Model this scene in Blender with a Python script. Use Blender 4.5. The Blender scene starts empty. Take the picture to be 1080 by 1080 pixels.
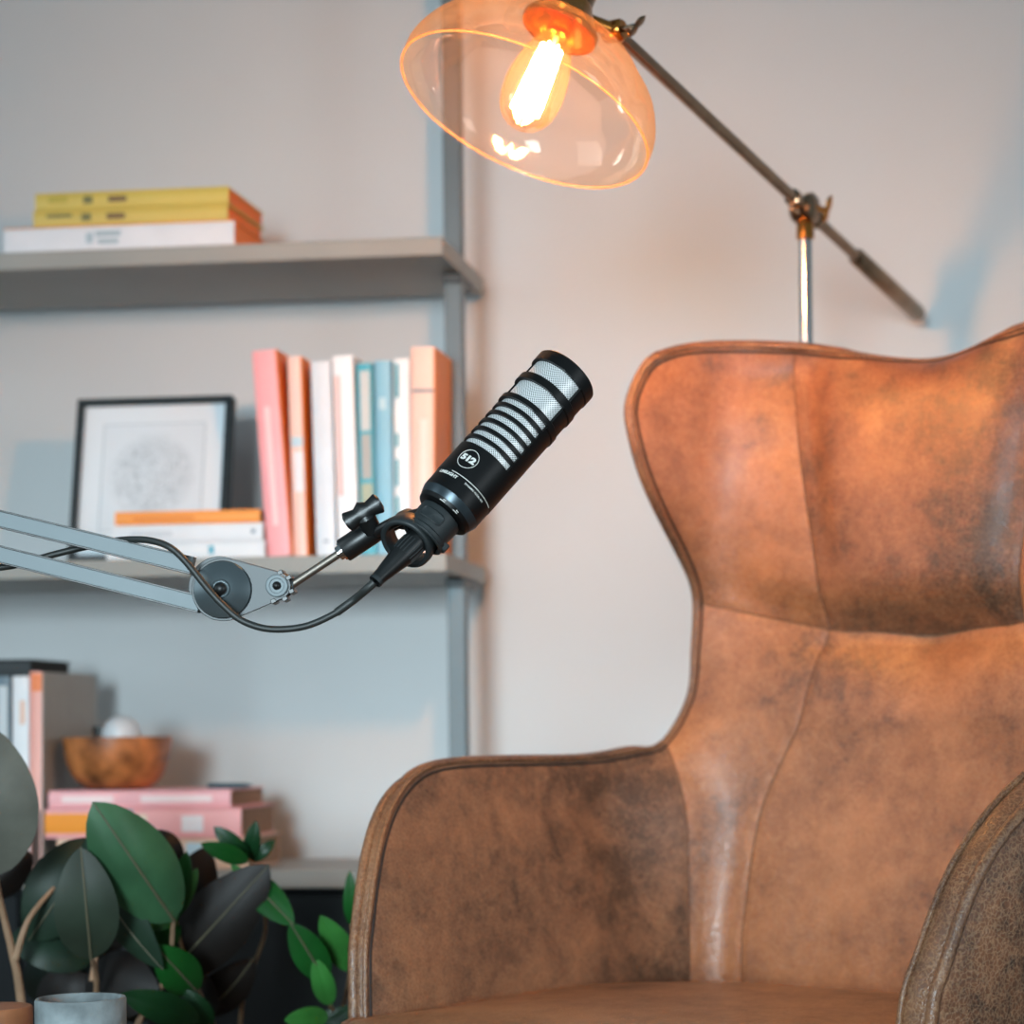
import bpy, bmesh, math, random
import numpy as np
from mathutils import Vector, Matrix, kdtree
random.seed(7)
S = bpy.context.scene
COL = S.collection
PI = math.pi

# ------------------------------------------------------------------ camera
F, X0, Y0 = 2340.0, 700.0, 770.0
TH = math.radians(0.6)
CAM = Vector((0, 0, 0.68))
RV = Vector((math.cos(TH), 0, -math.sin(TH)))
UV = Vector((math.sin(TH), 0, math.cos(TH)))
VW = Vector((0, 1, 0))
def ray(px, py):
    return VW + RV * ((px - X0) / F) + UV * (-(py - Y0) / F)
def P(px, py, Z):
    return CAM + ray(px, py) * Z
def hit(px, py, p0, n):
    r = ray(px, py); n = Vector(n)
    return CAM + r * ((Vector(p0) - CAM).dot(n) / r.dot(n))

cam = bpy.data.cameras.new('camera'); co = bpy.data.objects.new('camera', cam); COL.objects.link(co)
M = Matrix((RV, UV, -VW)).transposed().to_4x4(); M.translation = CAM
co.matrix_world = M
cam.sensor_width = 36; cam.sensor_fit = 'HORIZONTAL'; cam.lens = F / 1080 * 36
cam.shift_x = -(X0 - 540) / 1080; cam.shift_y = (Y0 - 540) / 1080
cam.dof.use_dof = True; cam.dof.focus_distance = 2.02; cam.dof.aperture_fstop = 4.2; cam.dof.aperture_blades = 9
cam.clip_start = 0.05
S.camera = co

# ------------------------------------------------------------------ materials
def lin(c):
    return tuple((x / 255 / 12.92 if x / 255 <= .04045 else ((x / 255 + .055) / 1.055) ** 2.4) for x in c)
def mat(name, rgb, rough=.5, metal=0, var=0.0, scale=20, bump=0.0, bscale=200, coat=0, spec=.5, sheen=0):
    m = bpy.data.materials.new(name); m.use_nodes = True
    nt = m.node_tree; b = nt.nodes['Principled BSDF']
    c = lin(rgb)
    b.inputs['Roughness'].default_value = rough; b.inputs['Metallic'].default_value = metal
    b.inputs['Coat Weight'].default_value = coat; b.inputs['Specular IOR Level'].default_value = spec
    b.inputs['Sheen Weight'].default_value = sheen
    tc = nt.nodes.new('ShaderNodeTexCoord')
    n = nt.nodes.new('ShaderNodeTexNoise'); n.inputs['Scale'].default_value = scale; n.inputs['Detail'].default_value = 4
    nt.links.new(tc.outputs['Object'], n.inputs['Vector'])
    r = nt.nodes.new('ShaderNodeValToRGB')
    r.color_ramp.elements[0].position = .3; r.color_ramp.elements[1].position = .7
    r.color_ramp.elements[0].color = (*[x * (1 - var) for x in c], 1)
    r.color_ramp.elements[1].color = (*[min(1, x * (1 + var)) for x in c], 1)
    nt.links.new(n.outputs['Fac'], r.inputs['Fac']); nt.links.new(r.outputs['Color'], b.inputs['Base Color'])
    if bump:
        n2 = nt.nodes.new('ShaderNodeTexNoise'); n2.inputs['Scale'].default_value = bscale; n2.inputs['Detail'].default_value = 3
        nt.links.new(tc.outputs['Object'], n2.inputs['Vector'])
        bp = nt.nodes.new('ShaderNodeBump'); bp.inputs['Strength'].default_value = bump; bp.inputs['Distance'].default_value = .002
        nt.links.new(n2.outputs['Fac'], bp.inputs['Height']); nt.links.new(bp.outputs['Normal'], b.inputs['Normal'])
    return m

def leather(name, hi, mid, dark, blotch=.5, vein=.35, rough=.37, off=(0, 0, 0)):
    m = bpy.data.materials.new(name); m.use_nodes = True
    nt = m.node_tree; L = nt.links.new; b = nt.nodes['Principled BSDF']
    tc = nt.nodes.new('ShaderNodeTexCoord'); mp = nt.nodes.new('ShaderNodeMapping')
    mp.inputs['Location'].default_value = off
    L(tc.outputs['Object'], mp.inputs['Vector'])
    def noise(s, d=5, rg=.6, dist=0):
        n = nt.nodes.new('ShaderNodeTexNoise'); n.inputs['Scale'].default_value = s; n.inputs['Detail'].default_value = d
        n.inputs['Roughness'].default_value = rg; n.inputs['Distortion'].default_value = dist
        L(mp.outputs['Vector'], n.inputs['Vector']); return n
    def math_(op, a, bb):
        n = nt.nodes.new('ShaderNodeMath'); n.operation = op
        for i, v in enumerate((a, bb)):
            if isinstance(v, (int, float)): n.inputs[i].default_value = v
            else: L(v, n.inputs[i])
        return n.outputs[0]
    big = noise(5.5, 3, .5); med = noise(26, 6, .68, .4); fine = noise(150, 4, .65, .6)
    f = math_('ADD', math_('MULTIPLY', big.outputs['Fac'], .55), math_('MULTIPLY', med.outputs['Fac'], .45))
    f = math_('ADD', f, math_('MULTIPLY', math_('SUBTRACT', fine.outputs['Fac'], .5), .22))
    r = nt.nodes.new('ShaderNodeValToRGB'); e = r.color_ramp.elements
    e[0].position = blotch - .11; e[0].color = (*lin(dark), 1)
    e[1].position = blotch + .17; e[1].color = (*lin(hi), 1)
    k = e.new(blotch + .01); k.color = (*lin(mid), 1)
    L(f, r.inputs['Fac'])
    # light crackle veins
    vo = nt.nodes.new('ShaderNodeTexVoronoi'); vo.feature = 'DISTANCE_TO_EDGE'; vo.inputs['Scale'].default_value = 210
    ds = nt.nodes.new('ShaderNodeMixRGB'); ds.blend_type = 'ADD'; ds.inputs['Fac'].default_value = .012
    nn = noise(90, 3, .6); L(mp.outputs['Vector'], ds.inputs['Color1']); L(nn.outputs['Color'], ds.inputs['Color2'])
    L(ds.outputs['Color'], vo.inputs['Vector'])
    vr = nt.nodes.new('ShaderNodeMapRange'); vr.inputs['From Min'].default_value = 0; vr.inputs['From Max'].default_value = .13
    vr.inputs['To Min'].default_value = vein; vr.inputs['To Max'].default_value = 0
    L(vo.outputs['Distance'], vr.inputs['Value'])
    mx = nt.nodes.new('ShaderNodeMixRGB'); L(math_('MULTIPLY', vr.outputs['Result'], med.outputs['Fac']), mx.inputs['Fac'])
    L(r.outputs['Color'], mx.inputs['Color1']); mx.inputs['Color2'].default_value = (*lin((205, 165, 125)), 1)
    L(mx.outputs['Color'], b.inputs['Base Color'])
    rr = nt.nodes.new('ShaderNodeMapRange'); rr.inputs['To Min'].default_value = rough + .12; rr.inputs['To Max'].default_value = rough - .12
    L(f, rr.inputs['Value']); L(rr.outputs['Result'], b.inputs['Roughness'])
    bp = nt.nodes.new('ShaderNodeBump'); bp.inputs['Strength'].default_value = .35; bp.inputs['Distance'].default_value = .002
    L(math_('ADD', math_('MULTIPLY', fine.outputs['Fac'], .6), math_('MULTIPLY', vr.outputs['Result'], -.8)), bp.inputs['Height'])
    bp2 = nt.nodes.new('ShaderNodeBump'); bp2.inputs['Strength'].default_value = .25; bp2.inputs['Distance'].default_value = .012
    L(noise(14, 2, .5).outputs['Fac'], bp2.inputs['Height']); L(bp2.outputs['Normal'], bp.inputs['Normal'])
    L(bp.outputs['Normal'], b.inputs['Normal'])
    b.inputs['Specular IOR Level'].default_value = .6
    return m

def glass_shell(name, tint, refl=.08, rough=.03, haze=.06):
    m = bpy.data.materials.new(name); m.use_nodes = True; nt = m.node_tree; L = nt.links.new
    nt.nodes.remove(nt.nodes['Principled BSDF']); out = nt.nodes['Material Output']
    lw = nt.nodes.new('ShaderNodeLayerWeight'); lw.inputs['Blend'].default_value = .35
    rp = nt.nodes.new('ShaderNodeValToRGB'); e = rp.color_ramp.elements
    e[0].color = (1 - (1 - tint[0]) * .25, 1 - (1 - tint[1]) * .25, 1 - (1 - tint[2]) * .25, 1); e[1].color = (*[x * .8 for x in tint], 1)
    L(lw.outputs['Facing'], rp.inputs['Fac'])
    tr = nt.nodes.new('ShaderNodeBsdfTransparent'); L(rp.outputs['Color'], tr.inputs['Color'])
    gl = nt.nodes.new('ShaderNodeBsdfGlossy'); gl.inputs['Roughness'].default_value = rough; gl.inputs['Color'].default_value = (1, .93, .85, 1)
    dfa = nt.nodes.new('ShaderNodeBsdfTranslucent'); dfa.inputs['Color'].default_value = (1, .72, .48, 1)
    dfb = nt.nodes.new('ShaderNodeBsdfDiffuse'); dfb.inputs['Color'].default_value = (1, .72, .48, 1)
    df = nt.nodes.new('ShaderNodeMixShader'); df.inputs[0].default_value = .5; L(dfa.outputs[0], df.inputs[1]); L(dfb.outputs[0], df.inputs[2])
    mr = nt.nodes.new('ShaderNodeMapRange'); mr.inputs['To Min'].default_value = refl * .3; mr.inputs['To Max'].default_value = min(1, refl * 3.2)
    L(lw.outputs['Fresnel'], mr.inputs['Value'])
    m1 = nt.nodes.new('ShaderNodeMixShader'); m1.inputs[0].default_value = haze; L(tr.outputs[0], m1.inputs[1]); L(df.outputs[0], m1.inputs[2])
    m2 = nt.nodes.new('ShaderNodeMixShader'); L(mr.outputs['Result'], m2.inputs[0]); L(m1.outputs[0], m2.inputs[1]); L(gl.outputs[0], m2.inputs[2])
    L(m2.outputs[0], out.inputs['Surface'])
    return m
def emis(name, rgb, s):
    m = bpy.data.materials.new(name); m.use_nodes = True; b = m.node_tree.nodes['Principled BSDF']
    b.inputs['Base Color'].default_value = (*rgb, 1); b.inputs['Emission Color'].default_value = (*rgb, 1); b.inputs['Emission Strength'].default_value = s
    return m

# ------------------------------------------------------------------ mesh helpers
def mesh_obj(name, verts, faces, m, parent=None, smooth=True, mats=None, midx=None, sharp=None):
    me = bpy.data.meshes.new(name); me.from_pydata([tuple(v) for v in verts], [], [tuple(f) for f in faces])
    for mm in (mats or [m]): me.materials.append(mm)
    if midx is not None: me.polygons.foreach_set('material_index', midx)
    if smooth: me.polygons.foreach_set('use_smooth', [True] * len(me.polygons))
    if sharp: me.set_sharp_from_angle(angle=math.radians(sharp))
    me.update()
    o = bpy.data.objects.new(name, me); COL.objects.link(o)
    if parent: o.parent = parent
    return o
class G:
    def __init__(s): s.v = []; s.f = []; s.mi = []
    def add(s, vs, fs, mi=0):
        b = len(s.v); s.v += [Vector(v) for v in vs]; s.f += [tuple(i + b for i in f) for f in fs]; s.mi += [mi] * len(fs)
    def grid(s, rows, closed_u=False, mi=0, capa=False, capb=False):
        n = len(rows[0]); vs = [p for r in rows for p in r]; fs = []
        for i in range(len(rows) - 1):
            for j in range(n if closed_u else n - 1):
                k = (j + 1) % n
                fs.append((i * n + j, i * n + k, (i + 1) * n + k, (i + 1) * n + j))
        if capa: fs.append(tuple(range(n))[::-1])
        if capb: fs.append(tuple((len(rows) - 1) * n + j for j in range(n)))
        s.add(vs, fs, mi)
    def box(s, c, h, ax=None, bev=0.0, mi=0):
        ax = ax or (Vector((1, 0, 0)), Vector((0, 1, 0)), Vector((0, 0, 1)))
        bm = bmesh.new(); bmesh.ops.create_cube(bm, size=2)
        for v in bm.verts: v.co = Vector((v.co.x * h[0], v.co.y * h[1], v.co.z * h[2]))
        if bev: bmesh.ops.bevel(bm, geom=bm.edges[:], offset=bev, segments=1, profile=.5, affect='EDGES')
        bm.verts.ensure_lookup_table()
        s.add([Vector(c) + ax[0] * v.co.x + ax[1] * v.co.y + ax[2] * v.co.z for v in bm.verts], [[v.index for v in f.verts] for f in bm.faces], mi)
        bm.free()
    def lathe(s, o, axis, prof, n=48, mi=0, ref=None):
        a = Vector(axis).normalized(); r0 = Vector(ref) if ref else (Vector((0, 0, 1)) if abs(a.z) < .9 else Vector((1, 0, 0)))
        e1 = (r0 - a * r0.dot(a)).normalized(); e2 = a.cross(e1)
        rows = [[Vector(o) + a * h + (e1 * math.cos(2 * PI * k / n) + e2 * math.sin(2 * PI * k / n)) * max(r, 1e-5) for k in range(n)] for (r, h) in prof]
        s.grid(rows, True, mi)
    def tube(s, pts, r, n=12, mi=0, caps=True, closed=False):
        pts = [Vector(p) for p in pts]; rows = []; N = len(pts); e1 = None
        for i, p in enumerate(pts):
            t = (pts[(i + 1) % N] - pts[i - 1]) if closed else (pts[min(i + 1, N - 1)] - pts[max(i - 1, 0)])
            t.normalize()
            if e1 is None:
                q = Vector((0, 0, 1)) if abs(t.z) < .9 else Vector((1, 0, 0)); e1 = (q - t * q.dot(t)).normalized()
            else: e1 = (e1 - t * e1.dot(t)).normalized()
            e2 = t.cross(e1); rr = r[i] if isinstance(r, (list, tuple)) else r
            rows.append([p + (e1 * math.cos(2 * PI * k / n) + e2 * math.sin(2 * PI * k / n)) * rr for k in range(n)])
        if closed: rows.append(rows[0])
        s.grid(rows, True, mi, caps and not closed, caps and not closed)
    def build(s, name, m, parent=None, smooth=True, sharp=35, origin=None, mats=None):
        o = Vector(origin) if origin is not None else None
        vs = s.v
        if parent is not None and origin is None:
            o = parent.location if parent.parent is None else None
        if isinstance(parent, bpy.types.Object):
            inv = world_of(parent).inverted(); vs = [inv @ v for v in s.v]; ob = mesh_obj(name, vs, s.f, m, parent, smooth, mats, s.mi, sharp)
        else:
            if o is None:
                o = Vector(((min(v.x for v in vs) + max(v.x for v in vs)) / 2, (min(v.y for v in vs) + max(v.y for v in vs)) / 2, min(v.z for v in vs)))
            ob = mesh_obj(name, [v - o for v in vs], s.f, m, None, smooth, mats, s.mi, sharp); ob.location = o
        return ob
def world_of(o):
    mm = Matrix.LocRotScale(o.location, o.rotation_euler, o.scale)
    return world_of(o.parent) @ mm if o.parent else mm
def tag(o, label=None, cat=None, group=None, kind=None):
    if label: o['label'] = label
    if cat: o['category'] = cat
    if group: o['group'] = group
    if kind: o['kind'] = kind
    return o
def empty(name, loc, label, cat, group=None, rz=0):
    o = bpy.data.objects.new(name, None); COL.objects.link(o); o.location = loc; o.rotation_euler = (0, 0, rz)
    o.empty_display_size = .05
    return tag(o, label, cat, group)
def crom(pts, n=8, closed=False):
    pts = [Vector(p) for p in pts]; N = len(pts); out = []
    for i in range(N if closed else N - 1):
        if closed: a, b, c, d = pts[i - 1], pts[i], pts[(i + 1) % N], pts[(i + 2) % N]
        else: a, b, c, d = pts[max(i - 1, 0)], pts[i], pts[i + 1], pts[min(i + 2, N - 1)]
        for k in range(n):
            t = k / n
            out.append(.5 * ((2 * b) + (c - a) * t + (2 * a - 5 * b + 4 * c - d) * t * t + (3 * b - a - 3 * c + d) * t ** 3))
    if not closed: out.append(pts[-1])
    return out

# ------------------------------------------------------------------ common materials
M_wall = mat('wall_paint', (205, 207, 208), .75, var=.02, scale=3, bump=.08, bscale=120)
M_floor = mat('floor_wood', (120, 90, 66), .45, var=.25, scale=6)
M_shelf = mat('shelf_board_grey', (150, 150, 145), .5, var=.05, scale=8)
M_post = mat('post_metal_grey', (96, 106, 110), .42, metal=.2, var=.04)
M_black = mat('black_plastic', (14, 16, 17), .38, var=.1)
M_blacksatin = mat('black_satin', (6, 7, 8), .42, var=.1, bump=.05, bscale=900, spec=.3)
M_armgrey = mat('boom_arm_grey', (104, 114, 118), .5, metal=.1, var=.03, bump=.06, bscale=900)
M_plate = mat('plate_dark_grey', (58, 64, 67), .45, metal=0, var=.05)
M_rubber = mat('rubber_dark', (30, 36, 38), .5, var=.08)
M_cable = mat('cable_rubber', (34, 38, 37), .5, var=.08)
M_chrome = mat('chrome', (200, 200, 200), .15, metal=1, var=.02)
M_bronze = mat('aged_bronze', (150, 122, 98), .27, metal=1, var=.15, scale=30)
M_brass = mat('brass', (196, 128, 60), .2, metal=1, var=.1, scale=20)
M_white = mat('white_print', (215, 215, 210), .6, var=.02)
M_pages = mat('book_pages', (196, 160, 118), .8, var=.12, scale=60)

# ------------------------------------------------------------------ shelf frame of reference
TA = .12; AL = math.atan(TA)
W = Vector((math.cos(AL), -math.sin(AL), 0)); D = Vector((math.sin(AL), math.cos(AL), 0)); ZU = Vector((0, 0, 1))
SF = P(467, 249, 3.0)                       # upper shelf, top front right corner
ZT = [P(467, 249, 3.0).z, P(471, 583, 3.0).z, P(474, 917, 3.0).z]
SD = .275; WALLD = .32
def sp(s, d, z): return Vector((SF.x, SF.y, 0)) + W * s + D * d + ZU * z
def s_at(px, py, d):
    h = hit(px, py, sp(0, d, 0), D); return (h - sp(0, 0, 0)).dot(W), h.z

# ------------------------------------------------------------------ setting
g = G(); c = sp(0, WALLD, 0)
a_, b_ = sp(-3.0, WALLD, 0), sp(3.2, WALLD, 0)
g.box((a_ + b_) / 2 + D * .05 + ZU * 1.3, (3.1, .05, 1.35), (W, D, ZU))
tag(g.build('wall_back', M_wall, smooth=False), kind='structure')
g = G(); g.box(sp(0, WALLD - 2.9, -.05), (3.1, 2.9, .05), (W, D, ZU)); tag(g.build('floor', M_floor, smooth=False), kind='structure')
g = G(); g.box(sp(.1, WALLD - .008, .05), (3.0, .008, .05), (W, D, ZU), .003); tag(g.build('baseboard_back', mat('baseboard_white', (215, 213, 208), .5), smooth=False), kind='structure')

# ------------------------------------------------------------------ shelving unit
LW = 1.25
unit = empty('shelving_unit', sp(-.6, .12, 0), 'grey open shelving unit with thin metal posts standing against the wall behind the armchair', 'shelf')
for z in ZT:
    g = G(); g.box(sp(-LW / 2, SD / 2, z - .0125), (LW / 2, SD / 2, .0125), (W, D, ZU), .0015)
    g.build('shelf_board', M_shelf, unit)
POSTH = 2.15
for (s, nm) in ((-.0135, 'r'), (-LW + .0135, 'l')):
    zs = [0] + sorted(ZT) + [POSTH]
    g = G()
    for i in range(4):
        z0 = zs[i]; z1 = zs[i + 1] - (.0255 if i < 3 else 0)
        z0 = z0 + .0005
        g.box(sp(s, .135, (z0 + z1) / 2), (.0125, .0125, (z1 - z0) / 2), (W, D, ZU), .001)
    g.build('post', M_post, unit)
    for z in ZT:
        g = G(); g.box(sp(s, .16, z - .0325), (.013, .045, .0065), (W, D, ZU), .001)
        g.build('bracket', M_plate, unit)

# ------------------------------------------------------------------ dark cabinet below the lowest shelf
cab = empty('storage_cabinet', sp(-.62, .15, 0), 'dark navy storage cabinet under the lowest shelf behind the plants', 'cabinet')
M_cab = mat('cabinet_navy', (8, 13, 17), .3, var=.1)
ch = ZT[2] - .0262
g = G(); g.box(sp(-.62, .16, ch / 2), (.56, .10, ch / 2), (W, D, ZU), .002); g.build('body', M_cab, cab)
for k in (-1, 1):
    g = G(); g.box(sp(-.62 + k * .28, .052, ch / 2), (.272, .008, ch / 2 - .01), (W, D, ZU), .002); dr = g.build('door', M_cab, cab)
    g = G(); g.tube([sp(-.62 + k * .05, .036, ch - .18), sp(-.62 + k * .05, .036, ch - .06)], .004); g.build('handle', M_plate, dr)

# ------------------------------------------------------------------ books
def book(label, col, c, wax, tax, dax, hw, ht, hd, group, title=None, pages=M_pages, mcol=(90, 90, 85), side=None):
    """c centre of the spine plane; wax along the spine length, tax across thickness, dax into the shelf"""
    wax, tax, dax = [Vector(v).normalized() for v in (wax, tax, dax)]
    cen = c + dax * hd
    corners = [cen + wax * a * hw + tax * b * ht + dax * q * hd for a in (-1, 1) for b in (-1, 1) for q in (-1, 1)]
    zmin = min(v.z for v in corners)
    e = empty('book', (cen.x, cen.y, zmin), label, 'book', group)
    cm = mat('book_cover', col, .45, var=.03, scale=30)
    mats = [cm] if not side else [cm, mat('book_board', side, .5, var=.05, scale=30)]
    k = .0016
    g = G()
    for sgn in (-1, 1): g.box(cen + tax * sgn * (ht - k / 2), (hw, k / 2, hd), (wax, tax, dax), .0004, mi=1 if side and sgn > 0 else 0)
    # rounded spine
    n = 8; rows = []
    for q in (-1, 1):
        rows.append([c + wax * q * hw + tax * (ht * math.cos(PI * j / n)) + dax * (.003 - .003 * math.sin(PI * j / n)) for j in range(n + 1)])
    inn = [[p + dax * .002 for p in r] for r in rows]
    g.grid(rows); g.grid(inn[::-1]);
    g.grid([rows[0], inn[0]]); g.grid([inn[1], rows[1]])
    g.build('cover', cm, e, mats=mats)
    g = G(); g.box(cen + dax * .0005, (hw - .003, ht - k, hd - .004), (wax, tax, dax)); g.build('pages', pages, e, smooth=False)
    if title:
        for (a0, a1, b0, b1, tc_) in title:
            g = G(); rows = []
            jj = [b0 + (b1 - b0) * t / 4 for t in range(5)]
            for a in (a0, a1):
                rows.append([c + wax * a * hw + tax * (ht * t) + dax * (.003 - .003 * math.sqrt(max(0, 1 - t * t)) - .0005) for t in jj])
            g.grid(rows); g.build('spine_mark', mat('spine_ink', tc_, .6), e)
    return e
def book_v(label, col, x0, x1, xb0, xb1, ytop, ybot, d, lvl, dep=.17, group=None, **kw):
    """standing book: spine px range at the top and at the bottom"""
    s0, zt = s_at(x0, ytop, d); s1, _ = s_at(x1, ytop, d); t0, _ = s_at(xb0, ybot, d); t1, _ = s_at(xb1, ybot, d)
    th = ((s1 - s0) + (t1 - t0)) / 2
    up = Vector((0, 0, 0)) + W * ((s0 + s1) / 2 - (t0 + t1) / 2) + ZU * (zt - ZT[lvl])
    L = up.length; up.normalize(); tx = D.cross(up) * -1
    if tx.dot(W) < 0: tx = -tx
    lift = abs(up.dot(W)) * th / 2 + .0006
    c = sp((t0 + t1) / 2, d, ZT[lvl] + lift) + up * (L / 2)
    return book(label, col, c, up, tx, D, L / 2, th / 2 * .97, dep / 2, group, **kw)
def book_h(label, col, x0, x1, zb, th, y, d, dep=.17, group=None, yaw=0, **kw):
    s0, _ = s_at(x0, y, d); s1, _ = s_at(x1, y, d)
    w = (W * math.cos(yaw) + D * math.sin(yaw)); dd = (D * math.cos(yaw) - W * math.sin(yaw))
    c = sp((s0 + s1) / 2, d, zb + th / 2)
    return book(label, col, c, w, ZU, dd, abs(s1 - s0) / 2, th / 2, dep / 2, group, **kw)
pxm = 3.0 / F
z = ZT[0] + .0006
gr = 'books lying on the upper shelf'
ink = (118, 116, 70)
book_h('white book lying under two yellow books on the upper shelf', (222, 226, 232), 4, 247, z, 28 * pxm, 245, .012, .18, gr, side=(225, 150, 80),
       title=[(-.28, -.22, -.4, .4, (170, 190, 200)), (-.2, .02, .1, .5, (160, 182, 192)), (-.18, 0, -.5, -.1, (165, 186, 196))], pages=mat('lamplit_pages', (230, 130, 60), .7)); z += 28 * pxm + .0006  # board and pages coloured with the lamp's orange light
book_h('lower yellow book, lying directly on the white book of the upper shelf', (205, 184, 92), 35, 240, z, 18.5 * pxm, 225, .02, .165, gr,
       title=[(-.86, -.6, .1, .5, ink), (-.5, -.4, -.4, .5, ink), (-.24, -.05, -.3, .4, (120, 96, 60))], pages=mat('lamplit_pages2', (225, 120, 50), .7)); z += 18.5 * pxm + .0006  # page colour includes the orange lamp light
book_h('topmost yellow book, highest of the three lying on the upper shelf', (205, 186, 90), 37, 241, z, 18.5 * pxm, 205, .022, .165, gr,
       title=[(-.86, -.66, -.2, .6, (182, 168, 70)), (-.5, -.4, -.4, .5, ink), (-.24, -.05, -.3, .4, (120, 96, 60))], pages=mat('lamplit_pages3', (225, 120, 50), .7))  # orange of the lamp light put into the page colour

gm = 'books standing upright on the middle shelf'
B = 582
book_v('leaning pink book, leftmost of the upright row on the middle shelf', (240, 168, 172), 265, 292, 282, 308, 371, B, .02, 1, .17, gm, side=(235, 130, 60),
       title=[(-.7, .45, -.35, .1, (246, 208, 208))])
book_v('pale peach book with white patches right of the pink book', (243, 205, 192), 302, 319, 311, 324, 377, B, .03, 1, .17, gm, side=(245, 140, 50),
       title=[(.1, .2, -.9, .9, (190, 215, 226)), (-.35, .05, -.6, .9, (232, 232, 236))])
book_v('thick off-white book between the peach book and the pink striped book', (222, 226, 232), 327, 349, 334, 355, 382, B, .03, 1, .17, gm, title=[(-.86, -.83, -.3, .3, (165, 175, 185))])
book_v('white book with a pale pink stripe down its left side', (246, 246, 248), 350, 372, 357, 379, 376, B, .026, 1, .17, gm,
       title=[(-.4, .8, -.9, -.3, (242, 205, 200))])
book_v('teal blue book with a grey picture on its spine', (70, 168, 186), 375, 393, 380, 397, 384, B, .03, 1, .15, gm,
       title=[(.3, .92, -.6, .6, (205, 208, 206)), (-.2, .26, -.6, .6, (176, 176, 172)), (-.85, -.25, -.7, .7, (178, 184, 160))])
book_v('light blue book right of the teal picture book', (140, 192, 212), 394, 413, 398, 415, 381, B, .03, 1, .17, gm, title=[(.5, .62, -.5, .3, (200, 222, 228))])
book_v('white book with teal dots beside the big peach book', (246, 247, 248), 415, 432, 416, 433, 379, B, .026, 1, .17, gm,
       title=[(.6, .95, -.95, -.35, (40, 160, 180)), (.1, .24, -.95, -.4, (60, 170, 190)), (-.3, -.02, -.95, -.4, (60, 170, 190)), (-.62, -.4, -.95, -.4, (60, 170, 190))])
book_v('tall peach book with a thin blue line, rightmost on the middle shelf', (245, 206, 190), 433, 459, 432, 459, 367, B, .010, 1, .105, gm, side=(236, 132, 52),
       title=[(.565, .59, -.98, .98, (70, 110, 130)), (-.5, .3, -.2, .4, (250, 226, 216))])
s_, _ = s_at(384, 420, .19)
book('small orange book standing behind the blue books on the middle shelf', (232, 140, 84), sp(s_ + .012, .205, ZT[1] + .134), ZU, W, D, .1335, .010, .02, gm)

gh = 'books lying on the middle shelf'
z = ZT[1] + .0006
book_h('lowest white book with a teal dot, lying on the middle shelf', (226, 230, 234), 112, 279, z, 17.5 * pxm, 570, .012, .085, gh, yaw=-.0, title=[(.3, .36, -.5, .5, (50, 165, 190))]); z += 17.5 * pxm + .0006
book_h('white book lying between the orange book and the lowest white book', (224, 228, 233), 118, 277, z, 19 * pxm, 552, .014, .083, gh,
       title=[(-.75, -.2, -.25, .2, (196, 204, 212)), (.85, .9, -.2, .3, (120, 140, 155))]); z += 19 * pxm + .0006
book_h('thin orange book, top of the flat pile on the middle shelf', (245, 158, 72), 121, 274, z, 14 * pxm, 535, .016, .080, gh, title=[(-.75, .1, -.3, .1, (226, 128, 50))])

gl = 'books on the bottom shelf'
z = ZT[2] + .0006
book_h('pale book at the bottom of the flat pile under the wooden bowl', (225, 190, 165), 60, 262, z, 33 * pxm, 895, .02, .16, gl, title=[(.35, .65, -.3, .7, (190, 215, 226)), (.1, .3, -.4, .4, (240, 236, 230))], pages=mat('pages_tan', (150, 118, 92), .8, var=.1, scale=60)); z += 33 * pxm + .0006
book_h('thick orange and pink book, middle of the flat pile on the bottom shelf', (240, 172, 172), 47, 254, z, 32 * pxm, 862, .02, .165, gl,
       title=[(-1, -.28, -1, 1, (242, 150, 40)), (.4, .62, -.6, .5, (235, 228, 230)), (-.05, .05, -.9, .6, (235, 214, 190)), (-.26, -.1, .2, .9, (70, 170, 190))], pages=mat('pages_tan2', (140, 108, 84), .8, var=.1, scale=60)); z += 32 * pxm + .0006
book_h('pink book directly under the wooden bowl on the bottom shelf', (244, 180, 184), 51, 243, z, 19 * pxm, 838, .024, .16, gl,
       title=[(-.85, -.28, -.4, .4, (248, 222, 220)), (.02, .8, -.4, .4, (250, 226, 226))], pages=mat('pages_tan3', (146, 112, 86), .8, var=.1, scale=60)); z += 19 * pxm + .0006
ZB = z
book_v('pale pink and orange book, rightmost upright on the bottom shelf', (238, 176, 164), 31, 46, 31, 45, 709, 915, .02, 2, .2, gl, side=(150, 152, 148),
       title=[(.8, .98, -.9, .9, (240, 140, 90)), (-.98, -.4, -.8, .6, (64, 40, 30))])
book_v('white book with blue letters left of the pale pink and orange one', (228, 232, 236), 13, 31, 13, 31, 714, 915, .024, 2, .17, gl,
       title=[(-.5, .1, .0, .3, (90, 160, 190)), (.5, .75, -.1, .5, (226, 190, 170))])
book_v('grey blue book with pale lettering at the left edge of the bottom shelf', (98, 118, 130), -9, 11, -9, 11, 714, 915, .024, 2, .17, gl, title=[(-.4, .9, -.3, .7, (190, 200, 205))])
sA, _ = s_at(14, 700, .04); zb = ZT[2] + (915 - 712) * pxm
book('black book lying across the upright books on the bottom shelf', (18, 26, 30), sp(sA - .024, .03, zb + .0172), W, ZU, D, .053, .0165, .075, gl, pages=mat('dark_pages', (30, 36, 38), .8))
s_, _ = s_at(101, 760, .2)
book('narrow black book standing at the back behind the wooden bowl', (20, 28, 30), sp(s_, .205, ZT[2] + .1), ZU, W, D, .0995, .010, .035, gl, pages=mat('dark_pages2', (30, 36, 38), .8))

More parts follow.
